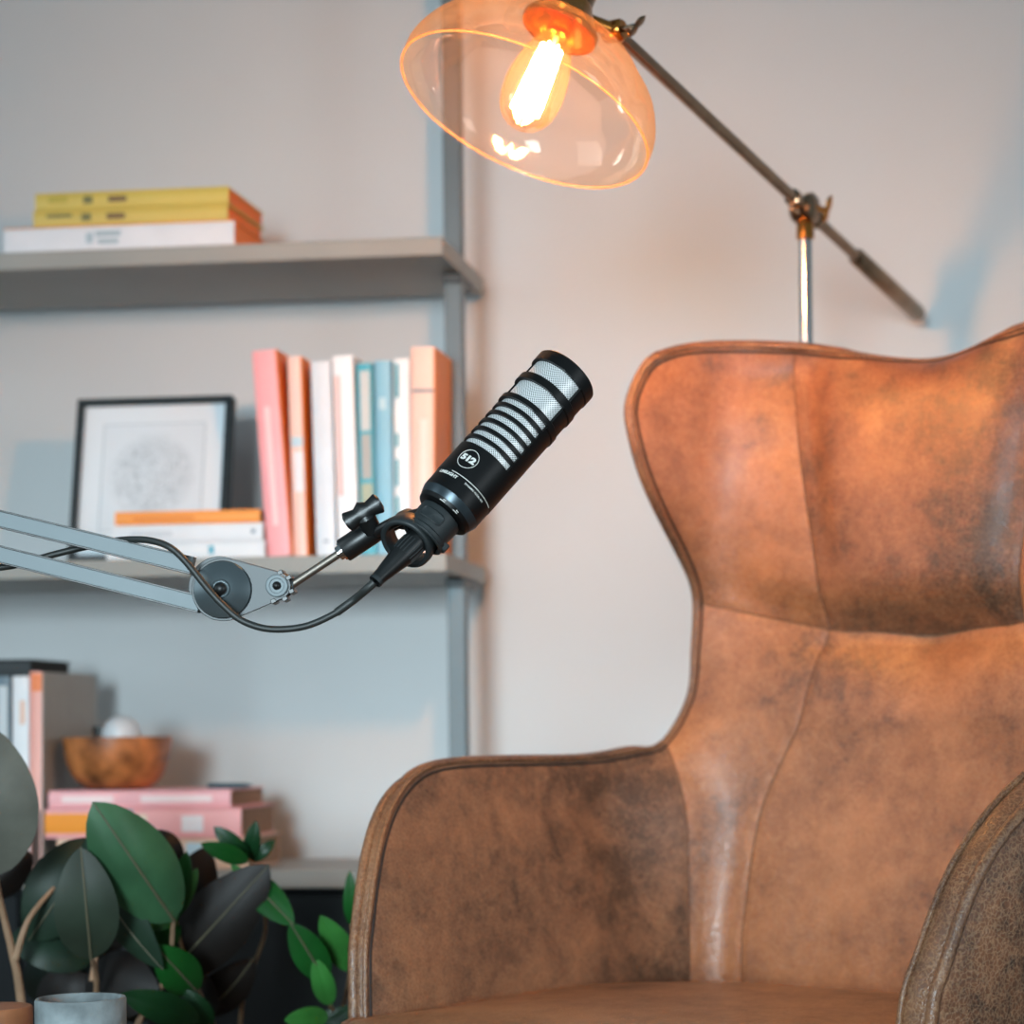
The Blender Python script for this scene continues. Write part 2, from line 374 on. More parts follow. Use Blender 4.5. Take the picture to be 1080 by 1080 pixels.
# bowl and ball
bx_, _ = s_at(125, 800, .085)
bc = sp(bx_, .082, ZB)
M_olive = mat('olive_wood', (160, 96, 52), .4, var=.7, scale=32)
R_ = 57 * pxm * 1.03; H_ = 56 * pxm * 1.02
prof = [(0.001, .0005), (R_ * .45, .0005)] + [(R_ * (.45 + .55 * math.sin(t * PI / 2 / 8) ** .8), .0005 + H_ * (1 - math.cos(t * PI / 2 / 8)) ** .9) for t in range(1, 9)]
prof += [(R_ - .006, H_)] + [((R_ - .006) * math.cos(t * PI / 2 / 8), H_ - (H_ - .012) * math.sin(t * PI / 2 / 8)) for t in range(1, 9)]
g = G(); g.lathe(bc, ZU, prof, 64); bo = g.build('wooden_bowl', M_olive); tag(bo, 'round carved wooden bowl standing on the pink book', 'bowl')
rb = 21 * pxm
g = G(); zc = ZB + H_ + .002
g.lathe(bc + ZU * (H_ - .001 + rb * .18) + W * .006, ZU, [(rb * math.sin(t * PI / 20), -rb * math.cos(t * PI / 20)) for t in range(21)], 40)
tag(g.build('decorative_ball', mat('white_ball', (205, 212, 218), .3, var=.06, scale=30)), 'white ball resting in the wooden bowl', 'ball')
# pen lying on pink book
pa, _ = s_at(215, 826, .05); pb, _ = s_at(262, 826, .05)
g = G(); g.tube([sp(pa, .07, ZB + .0042), sp(pb - .004, .05, ZB + .0042)], .0035, 10); g.tube([sp(pb - .004, .05, ZB + .0042), sp(pb + .006, .048, ZB + .0042)], [.0035, .001], 10)
tag(g.build('pen', mat('pen_blue', (50, 84, 96), .4)), 'dark blue pen lying right of the wooden bowl', 'pen')

# ------------------------------------------------------------------ picture frame
M_frame = mat('frame_black', (14, 26, 30), .4)
fb0, _ = s_at(66, 583, .09); fb1, _ = s_at(232, 583, .09)
tilt = math.radians(11)
fu = (ZU * math.cos(tilt) + D * math.sin(tilt)); fn = (D * math.cos(tilt) - ZU * math.sin(tilt))
bl = sp(fb0, .105, ZT[1] + .0065); wd = (fb1 - fb0)
lo, hi_ = .1, .3
for _ in range(30):                         # frame height so that the top edge lies at y = 421
    md = (lo + hi_) / 2; q = bl + fu * md - CAM; v = Y0 - F * q.dot(UV) / q.y
    if v > 421: lo = md
    else: hi_ = md
fh = md
fr = empty('picture_frame', sp((fb0 + fb1) / 2, .11, ZT[1]), 'black picture frame with a pale line drawing leaning at the back of the middle shelf', 'picture')
g = G(); bw = .0095; th = .011
for (a, b_, hw, hh) in ((wd / 2, bw / 2, wd / 2, bw / 2), (wd / 2, fh - bw / 2, wd / 2, bw / 2), (bw / 2, fh / 2, bw / 2, fh / 2 - bw), (wd - bw / 2, fh / 2, bw / 2, fh / 2 - bw)):
    g.box(bl + W * a + fu * b_ + fn * th, (hw, hh, th), (W, fu, fn), .0008)
g.build('frame_border', M_frame, fr)
g = G(); g.box(bl + W * wd / 2 + fu * fh / 2 + fn * .013, (wd / 2 - bw, fh / 2 - bw, .003), (W, fu, fn)); g.build('mat_board', mat('mat_board', (222, 230, 236), .5), fr)
md_ = bpy.data.materials.new('line_drawing'); md_.use_nodes = True; nt = md_.node_tree; Lk = nt.links.new; b = nt.nodes['Principled BSDF']
tc = nt.nodes.new('ShaderNodeTexCoord'); nz = nt.nodes.new('ShaderNodeTexNoise'); nz.inputs['Scale'].default_value = 22; nz.inputs['Detail'].default_value = 5; nz.inputs['Distortion'].default_value = 2.5
wv = nt.nodes.new('ShaderNodeTexWave'); wv.wave_type = 'RINGS'; wv.rings_direction = 'SPHERICAL'; wv.inputs['Scale'].default_value = 55; wv.inputs['Distortion'].default_value = 22; wv.inputs['Detail'].default_value = 3
Lk(tc.outputs['Object'], wv.inputs['Vector']); Lk(tc.outputs['Object'], nz.inputs['Vector'])
gd = nt.nodes.new('ShaderNodeVectorMath'); gd.operation = 'LENGTH'; Lk(tc.outputs['Object'], gd.inputs[0])
mr = nt.nodes.new('ShaderNodeMapRange'); mr.inputs['From Min'].default_value = .050; mr.inputs['From Max'].default_value = .068; mr.inputs['To Min'].default_value = 1; mr.inputs['To Max'].default_value = 0
Lk(gd.outputs['Value'], mr.inputs['Value'])
mu = nt.nodes.new('ShaderNodeMath'); mu.operation = 'MULTIPLY'; Lk(wv.outputs['Fac'], mu.inputs[0]); Lk(mr.outputs['Result'], mu.inputs[1])
mu2 = nt.nodes.new('ShaderNodeMath'); mu2.operation = 'MULTIPLY'; Lk(mu.outputs[0], mu2.inputs[0]); Lk(nz.outputs['Fac'], mu2.inputs[1])
mx = nt.nodes.new('ShaderNodeMixRGB'); Lk(mu2.outputs[0], mx.inputs['Fac']); mx.inputs['Color1'].default_value = (*lin((216, 225, 232)), 1); mx.inputs['Color2'].default_value = (*lin((120, 138, 148)), 1)
Lk(mx.outputs['Color'], b.inputs['Base Color'])
dc = bl + W * (wd * .5) + fu * (fh * .52) + fn * .0095
me_v = [dc + W * (a * wd * .31) + fu * (q * fh * .31) for a, q in ((-1, -1), (1, -1), (1, 1), (-1, 1))]
inv = world_of(fr).inverted()
o = mesh_obj('drawing', [v - dc for v in me_v], [(0, 1, 2, 3)], md_, fr, False); o.location = inv @ dc
g = G()
for sx in (-1, 1):
    g.box(dc + W * sx * wd * .325 + fn * -.0003, (.0012, fh * .325, .0006), (W, fu, fn))
    g.box(dc + fu * sx * fh * .325 + fn * -.0003, (wd * .325, .0012, .0006), (W, fu, fn))
g.build('inner_mount', mat('inner_mount', (196, 208, 216), .5), fr)

# ------------------------------------------------------------------ floor lamp
lamp = None
ZP = 2.81; KH = 2.28 / 2.47
jt = P(849, 216, ZP)
pole_xy = (jt.x, jt.y)
lamp = empty('floor_lamp', (jt.x, jt.y, 0), 'bronze floor lamp with an amber glass dome shade and long pivoting arm behind the armchair', 'lamp')
vz = ray(552, 118).normalized(); Rl = vz.cross(ZU).normalized(); Ul = Rl.cross(vz)
ax = (Rl * .41 + Ul * .912) * .90 + vz * .436; ax.normalize()
rc = P(553, 119, 2.28)
R0 = .1465
def pt(h): return rc + ax * h * KH
def hs(pr): return [(a * KH, b_ * KH) for a, b_ in pr]
g = G(); g.lathe((jt.x, jt.y, 0), ZU, [(.001, 0), (.13, 0), (.135, .006), (.13, .018), (.03, .026), (.012, .05)], 48); g.build('base', M_bronze, lamp)
g = G(); g.tube([Vector((jt.x, jt.y, .04)), Vector((jt.x, jt.y, .42)), Vector((jt.x, jt.y, jt.z - .012))], .0085, 24); g.build('pole', M_chrome, lamp)
g = G(); g.lathe((jt.x, jt.y, jt.z - .045), ZU, [(.0085, 0), (.0115, .002), (.0115, .018), (.0095, .022), (.0095, .03), (.001, .03)], 24); g.build('pole_cap', M_brass, lamp)
armE = P(968, 331, 1 / (1 / 2.81 + (1 / 2.81 - 1 / 2.34) / 201 * 119))
tipdir = (jt - armE).normalized()
dome_top = pt(.118)
hd = P(648, 33, 2.34)
g = G(); pa = armE + (hd - armE) * 0.0
g.tube([armE + (hd - armE) * .25, hd], .0074, 20); g.build('arm', M_bronze, lamp)
cw0 = armE + (hd - armE) * .27
g = G(); g.tube([cw0, cw0 + (armE - cw0) * .03, cw0 + (armE - cw0) * .05, armE + (cw0 - armE) * .03, armE], [.006, .008, .0115, .0125, .011], 24); g.build('counterweight', M_bronze, lamp)
g = G(); dd_ = (armE - cw0).normalized(); g.tube([armE, armE + dd_ * .006, armE + dd_ * .013], [.008, .008, .003], 20); g.build('end_cap', M_brass, lamp)
# centre joint
td = (hd - armE).normalized()
tj = (jt - armE).dot(td); jc = armE + td * tj
g = G(); side = td.cross(ZU).normalized()
if side.y > 0: side = -side
g.lathe(jc - side * .016, side, [(.001, 0), (.015, 0), (.019, .004), (.019, .012), (.015, .016), (.015, .018), (.019, .021), (.019, .028), (.014, .032), (.001, .033)], 32)
for q in (-.042, .036): g.lathe(jc + td * q, td, [(.006, -.008), (.0105, -.006), (.0115, 0), (.0105, .006), (.006, .008)], 24)
g.tube([jc - td * .04, jc + td * .036], .0085, 20)
g.build('pivot_joint', M_bronze, lamp)
g = G()
wq = jc + side * .02 - td * .026 + ZU * .004
g.tube([jc + side * .014, wq], .004, 12)
wing = (ZU * .9 + RV * .25).normalized()
for sg in (1, -1):
    rows = []
    for t in np.linspace(0, 1, 8):
        cpt = wq + wing * sg * t * .02 * (1 if sg > 0 else .75); w_ = .0055 + .003 * math.sin(t * PI)
        w_ *= math.sqrt(max(0.02, 1 - t ** 4))
        rows.append([cpt + td * (w_ * math.cos(a)) + side * (.0022 * math.sin(a)) for a in np.linspace(0, 2 * PI, 12, endpoint=False)])
    g.grid(rows, True, 0, True, True)
g.build('wing_nut', M_brass, lamp)
# shade holder
g = G()
sock0 = pt(.128)
g.lathe(rc, ax, hs([(.0435, .107), (.0445, .110), (.0445, .114), (.040, .121), (.033, .132), (.028, .140), (.026, .146), (.024, .148)]), 48); hold = g.build('shade_holder', M_brass, lamp)
g = G(); g.lathe(rc, ax, hs([(.024, .145), (.0245, .15), (.0245, .20), (.020, .206), (.012, .21), (.001, .21)]), 40); g.build('socket', M_bronze, lamp)
g = G(); kk = pt(.134)
g.tube([kk, kk + (hd - kk) * .55, hd], [.008, .0075, .0085], 16)
g.lathe(hd - side * .012, side, [(.001, 0), (.010, 0), (.012, .003), (.012, .02), (.010, .023), (.001, .023)], 24)
g.build('shade_knuckle', M_brass, lamp)
g = G(); wq = hd + RV * .016 + UV * .004 + side * .008
g.tube([hd, wq], .0035, 10)
wing = (UV * .8 + RV * .6).normalized()
for sg in (1, -1):
    rows = []
    for t in np.linspace(0, 1, 8):
        cpt = wq + wing * sg * t * .014; w_ = (.004 + .0025 * math.sin(t * PI)) * math.sqrt(max(0.02, 1 - t ** 4))
        rows.append([cpt + td * (w_ * math.cos(a)) + side * (.002 * math.sin(a)) for a in np.linspace(0, 2 * PI, 12, endpoint=False)])
    g.grid(rows, True, 0, True, True)
g.build('wing_nut', M_bronze, lamp)
# glass dome (a double walled shell with a rolled rim)
dome = [(R0 - .0004, .0), (R0 + .001, .006), (R0 + .001, .02), (R0 - .004, .036), (R0 - .014, .054), (R0 - .032, .072), (.098, .089), (.075, .102), (.055, .109), (.0425, .112)]
dm = [(v.x * KH, v.y * KH) for v in crom([(a, b_, 0) for a, b_ in dome], 5)]
M_glass = glass_shell('amber_glass', (1, .72, .44), .08, .05, .018)
g = G(); g.lathe(rc, ax, dm, 96)
sh = g.build('glass_shade', M_glass, lamp, sharp=None)
g = G(); g.tube([rc + (Vector(v)) for v in []] or [rc + (lambda e1, e2: e1 * math.cos(a) * R0 * KH + e2 * math.sin(a) * R0 * KH)(ax.orthogonal().normalized(), ax.cross(ax.orthogonal().normalized())) for a in np.linspace(0, 2 * PI, 96, endpoint=False)], .0013, 10, closed=True)
g.build('rim', glass_shell('amber_rim', (1, .6, .28), .12, .1, .14), sh)
# bulb
bp_ = [(.013, .118), (.014, .105), (.020, .092), (.0285, .070), (.0335, .045), (.0345, .028), (.032, .008), (.026, -.006), (.016, -.015), (.007, -.0185), (.0003, -.0192)]
bp_ = [(v.x * KH, v.y * KH) for v in crom([(a, b_, 0) for a, b_ in bp_], 4)]
g = G(); g.lathe(rc, ax, bp_, 64); bulb = g.build('bulb', glass_shell('bulb_glass', (1, .8, .55), .12, .03, .006), lamp, sharp=None)
g = G(); g.lathe(rc, ax, hs([(.001, .10), (.0135, .10), (.0135, .145), (.001, .145)]), 32); g.build('bulb_cap', M_brass, bulb)
M_fil = emis('filament_glow', (1, .44, .13), 980)
e1 = ax.orthogonal().normalized(); e2 = ax.cross(e1)
g = G(); pts = []
for k in range(13):
    a = 2 * PI * k / 12; r_ = .0125
    pts.append(rc + ax * KH * (.084 if k % 2 else .006) + (e1 * math.cos(a) + e2 * math.sin(a)) * (.009 if k % 2 else .0145))
g.tube(pts, .0034, 8); g.build('filament', M_fil, bulb)
g = G(); g.tube([pt(.105), pt(.012)], .003, 10); g.build('glass_stem', mat('stem_glass', (220, 200, 170), .2), bulb)

# ------------------------------------------------------------------ armchair
BE = math.radians(35)
O = Vector((-.05, 2.07, 0))
XL = Vector((math.cos(BE), -math.sin(BE), 0)); YL = Vector((math.sin(BE), math.cos(BE), 0))
def to_local(p): d = p - O; return Vector((d.dot(XL), d.dot(YL), d.z))
def cx(px, py, xl): return to_local(hit(px, py, O + XL * xl, XL))
def cy(px, py, yl): return to_local(hit(px, py, O + YL * yl, YL))
chair = empty('armchair', O, 'brown distressed leather wingback armchair standing in front of the floor lamp', 'armchair', rz=-BE)
lv = [.26, .39, .46, .53, .59]
AF = [cx(388, 1083, -.300), cx(387, 1045, -.305), cx(389, 985, -.313), cx(398, 915, -.326), cx(413, 858, -.342)]
AF[0] = Vector((-.297, -.004, lv[0])); 
AT = [cx(437, 821, -.354), cx(472, 806, -.356), cx(530, 802.5, -.354), cx(590, 801.5, -.350), cx(640, 798.5, -.342), cx(675, 792, -.332), cx(700, 783, -.320)]
plan = [(-.302, .0), (-.306, .06), (-.308, .15), (-.307, .26), (-.303, .37), (-.298, .455), (-.285, .525), (-.262, .565), (-.235, .588), (-.16, .598), (-.08, .600), (0, .600)]
NC = len(plan)
grid = {}
# patch 1 rows
def backy(z): # lean of the lower back: forward at seat, rearward towards the head seam
    return -.035 * max(0, min(1, (.62 - z) / .2)) ** 1.0
topJ = AT + [None] * 5
zJ = AT[-1].z
for r, z in enumerate(lv):
    t = (z - lv[1]) / (lv[-1] - lv[1]); t = max(0, t)
    row = []
    for c, (x, y) in enumerate(plan):
        w = max(0, 1 - y / .5) if c < 7 else 0
        xs = x - (.042 * t ** 1.3 if c < 6 else .018 * t * (1 if c == 6 else .3 if c == 7 else 0))
        fy = AF[r].y
        yy = fy + (y - 0) * (.5 - fy) / .5 if c <= 5 else y
        if c >= 6: yy = y + backy(z) * (0.5 if c == 6 else 1)
        zz = z
        if c <= 6: # keep rows under the arm top
            pass
        row.append(Vector((xs, yy, zz)))
    row[0] = AF[r].copy()
    grid[r] = row
for r in range(5):
    grid[r][6] = cy([725, 725, 725, 725, 722][r], [1100, 1050, 1000, 940, 885][r], .540 + backy(lv[r]) * .5); grid[r][6].z = lv[r]
# top row of patch 1
row = [p.copy() for p in AT]
zs = zJ
row += [Vector((-.275, .580, zs + .004)), cy(835, 788, .592), Vector((-.165, .600, zs)), Vector((-.08, .602, zs)), Vector((0, .602, zs))]
R1 = len(lv); grid[R1] = row
for r in range(1, 5): # seam B column follows the photo below
    py = {1: 1052, 2: 1000, 3: 940, 4: 880}[r]; px = {1: 785, 2: 788, 3: 797, 4: 808}[r]
    grid[r][8] = cy(px, py, grid[r][8].y); 
for r in range(0, 6):
    if r == 0: grid[0][8] = Vector((grid[1][8].x, grid[1][8].y, lv[0]))
    a8, a11, a6 = grid[r][8], grid[r][11], grid[r][6]
    if r < 5: grid[r][8].z = lv[r]
    for c, t in ((9, .33), (10, .67)):
        q = a8.lerp(a11, t); q.y = a8.y + (a11.y - a8.y) * (t * (2 - t)); q.z = grid[r][8].z * (1 - t) + a11.z * t; grid[r][c] = q
    q = a6.lerp(a8, .5); q.y += .012; grid[r][7] = q
# patch 2 rows: columns 6..11
sil = [(727, 738, -.303), (733, 690, -.297), (736, 636, -.292), (726, 598, -.293), (706, 555, -.298), (683, 503, -.306), (670, 455, -.311), (668, 424, -.312), (680, 393, -.306)]
seamB = [(849, 755), (862, 705), (877, 664), (868, 625), (861, 580), (853, 530), (846, 480), (842, 435), (838, 395)]
cenY = [.606, .622, .640, .600, .592, .592, .598, .606, .618]
sbY = [.596, .606, .622, .604, .602, .604, .610, .616, .622]
for k in range(9):
    r = R1 + 1 + k
    E = cx(*sil[k])
    SB = cy(*seamB[k], sbY[k])
    z_ = {2: P(980, 668, 2.58).z}.get(k, None)
    zc = P(985, [752, 706, 668, 628, 582, 532, 482, 437, 400][k], 2.58).z
    K = Vector((0, cenY[k], zc))
    m1 = E.lerp(SB, .42); bow = [.004, .008, .010, .022, .030, .034, .034, .030, .020][k]
    m1.y += bow; m1.x -= bow * .35
    q1 = SB.lerp(K, .30); q2 = SB.lerp(K, .66)
    if k >= 3:
        q1.y = SB.y + (K.y - SB.y) * .75; q2.y = K.y
    grid[r] = [None] * 6 + [E, m1, SB, q1, q2, K]
r = R1 + 10
grid[r] = [None] * 6 + [cx(697, 378, -.294), cx(742, 367, -.262), cx(790, 366, -.225) * .5 + cx(838, 369, -.168) * .5, cx(862, 371, -.14), cx(915, 375.5, -.078), cx(985, 380, 0)]
grid[r][8] = cx(838, 369, -.170); grid[r][9] = cx(880, 372.5, -.118)
NR = R1 + 11
# build cage, mirrored
cv = []; idx = {}
def vid(r, c, side):
    if c == NC - 1: side = 1
    key = (r, c, side)
    if key not in idx:
        p = grid[r][c]; idx[key] = len(cv); cv.append(Vector((p.x * (1 if side > 0 else -1), p.y, p.z)))
    return idx[key]
cf = []; reg = []
HS = R1 + 3           # row of the head seam
for side in (1, -1):
    for r in range(NR - 1):
        for c in range(NC - 1):
            if r >= R1 and c < 6: continue
            f = [vid(r, c, side), vid(r, c + 1, side), vid(r + 1, c + 1, side), vid(r + 1, c, side)]
            if side < 0: f = f[::-1]
            cf.append(f)
            if c < 6: k = 0 if side > 0 else 1
            elif c < 8: k = (2 if side > 0 else 3) if r < HS else (4 if side > 0 else 5)
            else: k = 6 if r < HS else 7
            reg.append(k)
def subdiv(vs, lev):
    me = bpy.data.meshes.new('tmp'); me.from_pydata([tuple(v) for v in vs], [], cf)
    me.polygons.foreach_set('material_index', reg)
    for i in range(8): me.materials.append(None)
    o = bpy.data.objects.new('tmp', me); COL.objects.link(o)
    md = o.modifiers.new('s', 'SUBSURF'); md.levels = lev; md.render_levels = lev; md.boundary_smooth = 'ALL'
    dg = bpy.context.evaluated_depsgraph_get(); ev = o.evaluated_get(dg); m2 = ev.to_mesh()
    n = len(m2.vertices); a = np.empty(n * 3); m2.vertices.foreach_get('co', a); a = a.reshape(-1, 3)
    nn = np.empty(n * 3); m2.vertices.foreach_get('normal', nn); nn = nn.reshape(-1, 3)
    fs = [tuple(p.vertices) for p in m2.polygons]; mi = [p.material_index for p in m2.polygons]
    ev.to_mesh_clear(); bpy.data.objects.remove(o); bpy.data.meshes.remove(me)
    return a, nn, fs, mi
tgt = np.array([tuple(v) for v in cv]); cur = tgt.copy()
for it in range(5):
    a, _, _, _ = subdiv([Vector(v) for v in cur], 3)
    cur += (tgt - a[:len(tgt)]) * .9
V, N, FS, MI = subdiv([Vector(v) for v in cur], 4)
# orientation: normals must look into the seat (towards -y, i.e. the sitter)
if N[np.argmin(np.abs(V[:, 0]) + np.abs(V[:, 2] - .95))][1] > 0: N = -N; FS = [f[::-1] for f in FS]
# edges: seams and outer boundary
from collections import defaultdict
ed = defaultdict(list)
for i, f in enumerate(FS):
    for j in range(len(f)):
        a_, b_ = f[j], f[(j + 1) % len(f)]; ed[(min(a_, b_), max(a_, b_))].append(i)
seam_e = [e for e, fl in ed.items() if len(fl) == 2 and MI[fl[0]] != MI[fl[1]] and tuple(sorted((MI[fl[0]], MI[fl[1]])))]
bnd_e = [e for e, fl in ed.items() if len(fl) == 1]
def chain(edges):
    nb = defaultdict(list)
    for a_, b_ in edges: nb[a_].append(b_); nb[b_].append(a_)
    seen = set(); out = []
    starts = [v for v in nb if len(nb[v]) != 2] + list(nb)
    for s_ in starts:
        for n0 in nb[s_]:
            if (min(s_, n0), max(s_, n0)) in seen: continue
            path = [s_]; prev, cu = s_, n0
            while True:
                seen.add((min(prev, cu), max(prev, cu))); path.append(cu)
                if len(nb[cu]) != 2 or cu == s_: break
                nx = [q for q in nb[cu] if q != prev][0]
                if (min(cu, nx), max(cu, nx)) in seen: break
                prev, cu = cu, nx
            out.append(path)
    return out
zmin = lv[0] + .002
top_e = [e for e in bnd_e if max(V[e[0]][2], V[e[1]][2]) > zmin]
seamv = sorted({v for e in seam_e for v in e})
kd = kdtree.KDTree(len(seamv))
for i in seamv: kd.insert(V[i], i)
kd.balance()
topv = sorted({v for e in top_e for v in e}); kb = kdtree.KDTree(len(topv))
for i in topv: kb.insert(V[i], i)
kb.balance()
Vi = V.copy()
for i in range(len(V)):
    d1 = kd.find(V[i])[2]; d2 = kb.find(V[i])[2]
    gk = .0034 if V[i][2] > .77 else .0016
    puff = gk * (1 - math.exp(-d1 / .016)) - gk
    puff += .0095 * (1 - math.exp(-d2 / .028)) - .001
    puff += .0003 * math.exp(-((d1 - .009) / .005) ** 2) if d1 < .03 else 0
    Vi[i] = V[i] + N[i] * puff
# headrest panel stands proud of the lower back along the horizontal seam
TH_ = .040
Vo = V.copy()
for i in range(len(V)):
    d2 = kb.find(V[i])[2]; z_ = V[i][2]
    k_ = max(0, min(1, (z_ - .60) / .10)); k_ = k_ * k_ * (3 - 2 * k_)
    te = (.016 if V[i][0] < 0 else .032) * (1 - k_) + .006 * k_
    Vo[i] -= N[i] * (te + .038 * (1 - math.exp(-d2 / .11)) * (1 - .75 * math.exp(-((z_ - .68) / .09) ** 2)))
# leather
M_lea = leather('leather_brown', (164, 104, 64), (134, 82, 50), (84, 52, 38), .45)
M_lea_h = leather('leather_head', (158, 100, 63), (124, 76, 50), (74, 52, 40), .50, off=(3.1, 1, 2))
M_lea_arm = leather('leather_arm', (158, 106, 74), (122, 82, 60), (72, 49, 38), .49, off=(7.7, 4, 1))
M_lea_dk = leather('leather_outer', (150, 98, 64), (116, 74, 50), (56, 38, 29), .50, vein=.55, off=(1.3, 8, 5))
M_lea_rim = leather('leather_rim', (128, 84, 54), (100, 64, 42), (66, 42, 31), .46, vein=.5, off=(4.3, 2, 9))
M_seam = mat('seam_thread', (92, 60, 40), .75)
names = {0: ('armrest', M_lea_arm), 1: ('armrest', M_lea_arm), 2: ('side_panel', M_lea), 3: ('side_panel', M_lea), 4: ('wing', M_lea), 5: ('wing', M_lea), 6: ('backrest', M_lea), 7: ('headrest', M_lea_h)}
MIa = np.array(MI)
def sub_mesh(name, verts, faces, m, parent):
    used = sorted({v for f in faces for v in f}); mp = {v: i for i, v in enumerate(used)}
    return mesh_obj(name, [verts[v] for v in used], [tuple(mp[v] for v in f) for f in faces], m, parent, True)
for k in range(8):
    nm, m_ = names[k]
    sub_mesh(nm, Vi, [FS[i] for i in range(len(FS)) if MI[i] == k], m_, chair)
sub_mesh('outer_shell', Vo, [f[::-1] for f in FS], M_lea_dk, chair)
# rim strip and welts
tops = max(chain(top_e), key=len)
if V[tops[0]][0] > 0: tops = tops[::-1]
rows = []
for k in range(9):
    t = k / 8; bulge = .003 * math.sin(PI * t)
    rr = []
    for j, i in enumerate(tops):
        p = Vi[i] * (1 - t) + Vo[i] * t
        a_ = V[tops[max(j - 1, 0)]]; b_ = V[tops[min(j + 1, len(tops) - 1)]]
        tan = Vector(b_ - a_).normalized(); outw = tan.cross(Vector(N[i])).normalized()
        mid = V[tops[len(tops) // 2]]
        rr.append((Vector(p), outw))
    rows.append((rr, bulge))
mi_ = len(tops) // 2
sgn = 1 if rows[0][0][mi_][1].z > 0 else -1
g = G(); g.grid([[p + ow * sgn * bu for p, ow in rr] for rr, bu in rows])
mesh_obj('rim_band', g.v, g.f, M_lea_rim, chair)
for (src, r_) in ((Vi, .0030), (Vo, .0058)):
    g = G(); g.tube([Vector(src[i]) + rows[0][0][j][1] * sgn * .0015 for j, i in enumerate(tops)], r_, 10)
    mesh_obj('welt', g.v, g.f, M_lea_rim, chair)
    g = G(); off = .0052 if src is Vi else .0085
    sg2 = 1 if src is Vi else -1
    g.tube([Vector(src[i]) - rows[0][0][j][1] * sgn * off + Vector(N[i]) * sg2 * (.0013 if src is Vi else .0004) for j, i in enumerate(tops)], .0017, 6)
    mesh_obj('welt_groove_shade', g.v, g.f, mat('seam_shadow', (34, 26, 24), .8), chair)  # dark tube standing in for the shade beside the welt
for pth in chain(seam_e):
    if len(pth) < 12: continue
    g = G(); g.tube([Vector(Vi[i]) + Vector(N[i]) * .0002 for i in pth], .0008, 6)
    mesh_obj('seam', g.v, g.f, M_seam, chair)
# seat cushion
g = G(); rows = []
nx, ny = 60, 60
def cush(u, v, top):
    # u,v in -1..1 ; superellipse plan
    ang = math.atan2(v, u); rad = max(abs(u), abs(v))
    return None
nA = 96; ringsT = [0, .15, .3, .45, .6, .72, .82, .9, .95, .985, 1.0]
def plan_pt(a, k):
    n_ = 7; ca, sa = math.cos(a), math.sin(a)
    q = (abs(ca) ** n_ + abs(sa) ** n_) ** (-1 / n_)
    x = ca * q; y = sa * q
    hx = .292 - .03 * max(y, 0) + .034 * max(0, min(1, (-y - .70) / .15))
    yc = .245; hy = .320
    return x * hx * k, yc + y * hy * k
for k in ringsT:
    rows.append([Vector((*plan_pt(2 * PI * j / nA, k), .396 + .014 * (1 - k ** 2.6) - .004 * k ** 8 - (.024 if plan_pt(2 * PI * j / nA, k)[1] > .3 else 0) * ((plan_pt(2 * PI * j / nA, k)[1] - .3) / .27) ** 1)) for j in range(nA)])
z0r = [p.z for p in rows[-1]]
for dz, kk in ((-.012, 1.008), (-.04, 1.02), (-.075, 1.02), (-.105, 1.005), (-.115, .98)):
    rows.append([Vector((*plan_pt(2 * PI * j / nA, kk), z0r[j] + dz)) for j in range(nA)])
g.grid(rows, True, 0, False, True)
M_seat = leather('leather_seat', (150, 108, 74), (118, 84, 58), (70, 50, 36), .42, off=(9, 3, 3))
cu = mesh_obj('seat_cushion', g.v, g.f, M_seat, chair)
g = G(); g.tube([p + Vector((0, 0, .001)) for p in [Vector((*plan_pt(2 * PI * j / nA, 1.006), z0r[j] - .003)) for j in range(nA)]], .0042, 10, closed=True)
mesh_obj('piping', g.v, g.f, M_lea_dk, cu)
# under-frame and legs
g = G(); g.box((0, .28, .255), (.285, .28, .035), bev=.008); mesh_obj('seat_frame', g.v, g.f, M_lea_dk, chair, sharp=35)
for sx in (-1, 1):
    for yy in (.05, .52):
        g = G(); g.tube([Vector((sx * .25, yy, .225)), Vector((sx * .29, yy + (.05 if yy > .3 else -.04), 0))], [.02, .011], 16)
        mesh_obj('leg', g.v, g.f, mat('leg_wood', (60, 40, 28), .4), chair)

# ------------------------------------------------------------------ microphone
ZM = 2.0
vm = ray(533, 470).normalized(); Rm = vm.cross(ZU).normalized(); Rm = (RV - vm * RV.dot(vm)).normalized(); Um = Rm.cross(vm)
TI = math.radians(22)
mu_ = Rm * .67 + Um * .743
A = (mu_.normalized() * math.cos(TI) + vm * math.sin(TI)).normalized()
K_ = .0001702 * 2.0 / 2.0
mc = P(486.1, 520.9, ZM)
def mt(t): return (t + 438.7) * K_       # crop coordinate -> metres along the axis from mc
MR = .0306
fr_ = -(vm - A * vm.dot(A)).normalized()             # radial direction facing the camera
sd_ = A.cross(fr_).normalized()                        # side
if sd_.dot(RV) < 0: sd_ = -sd_
wc = math.radians(-38)                                 # window centre, turned to the upper left
def rad(a): return fr_ * math.cos(a) + sd_ * math.sin(a)
mic = empty('microphone', mc + A * mt(-600), 'black broadcast microphone with silver mesh windows held on the boom arm', 'microphone')
wins = [(-225 + 61 * k, -187 + 61 * k) for k in range(6)] + [(147, 262), (307, 412)]
def rout(t):
    r = MR
    if t < -425: r = MR * .985
    if 120 < t: r = MR * 1.0
    for (a, b_) in ((108, 150), (258, 308), (410, 478)):
        if a <= t <= b_: r = MR * (1.035 if a < 400 else 1.03)
    return r
HWA = math.radians(74)                                 # half width of the windows
ts = set([-528, -430, -424, -418, 480, 470])
for a, b_ in wins: ts |= {a - 2, a, b_, b_ + 2}
for a, b_ in ((108, 150), (258, 308), (410, 478)): ts |= {a - 4, a + 1, b_ - 1, b_ + 4}
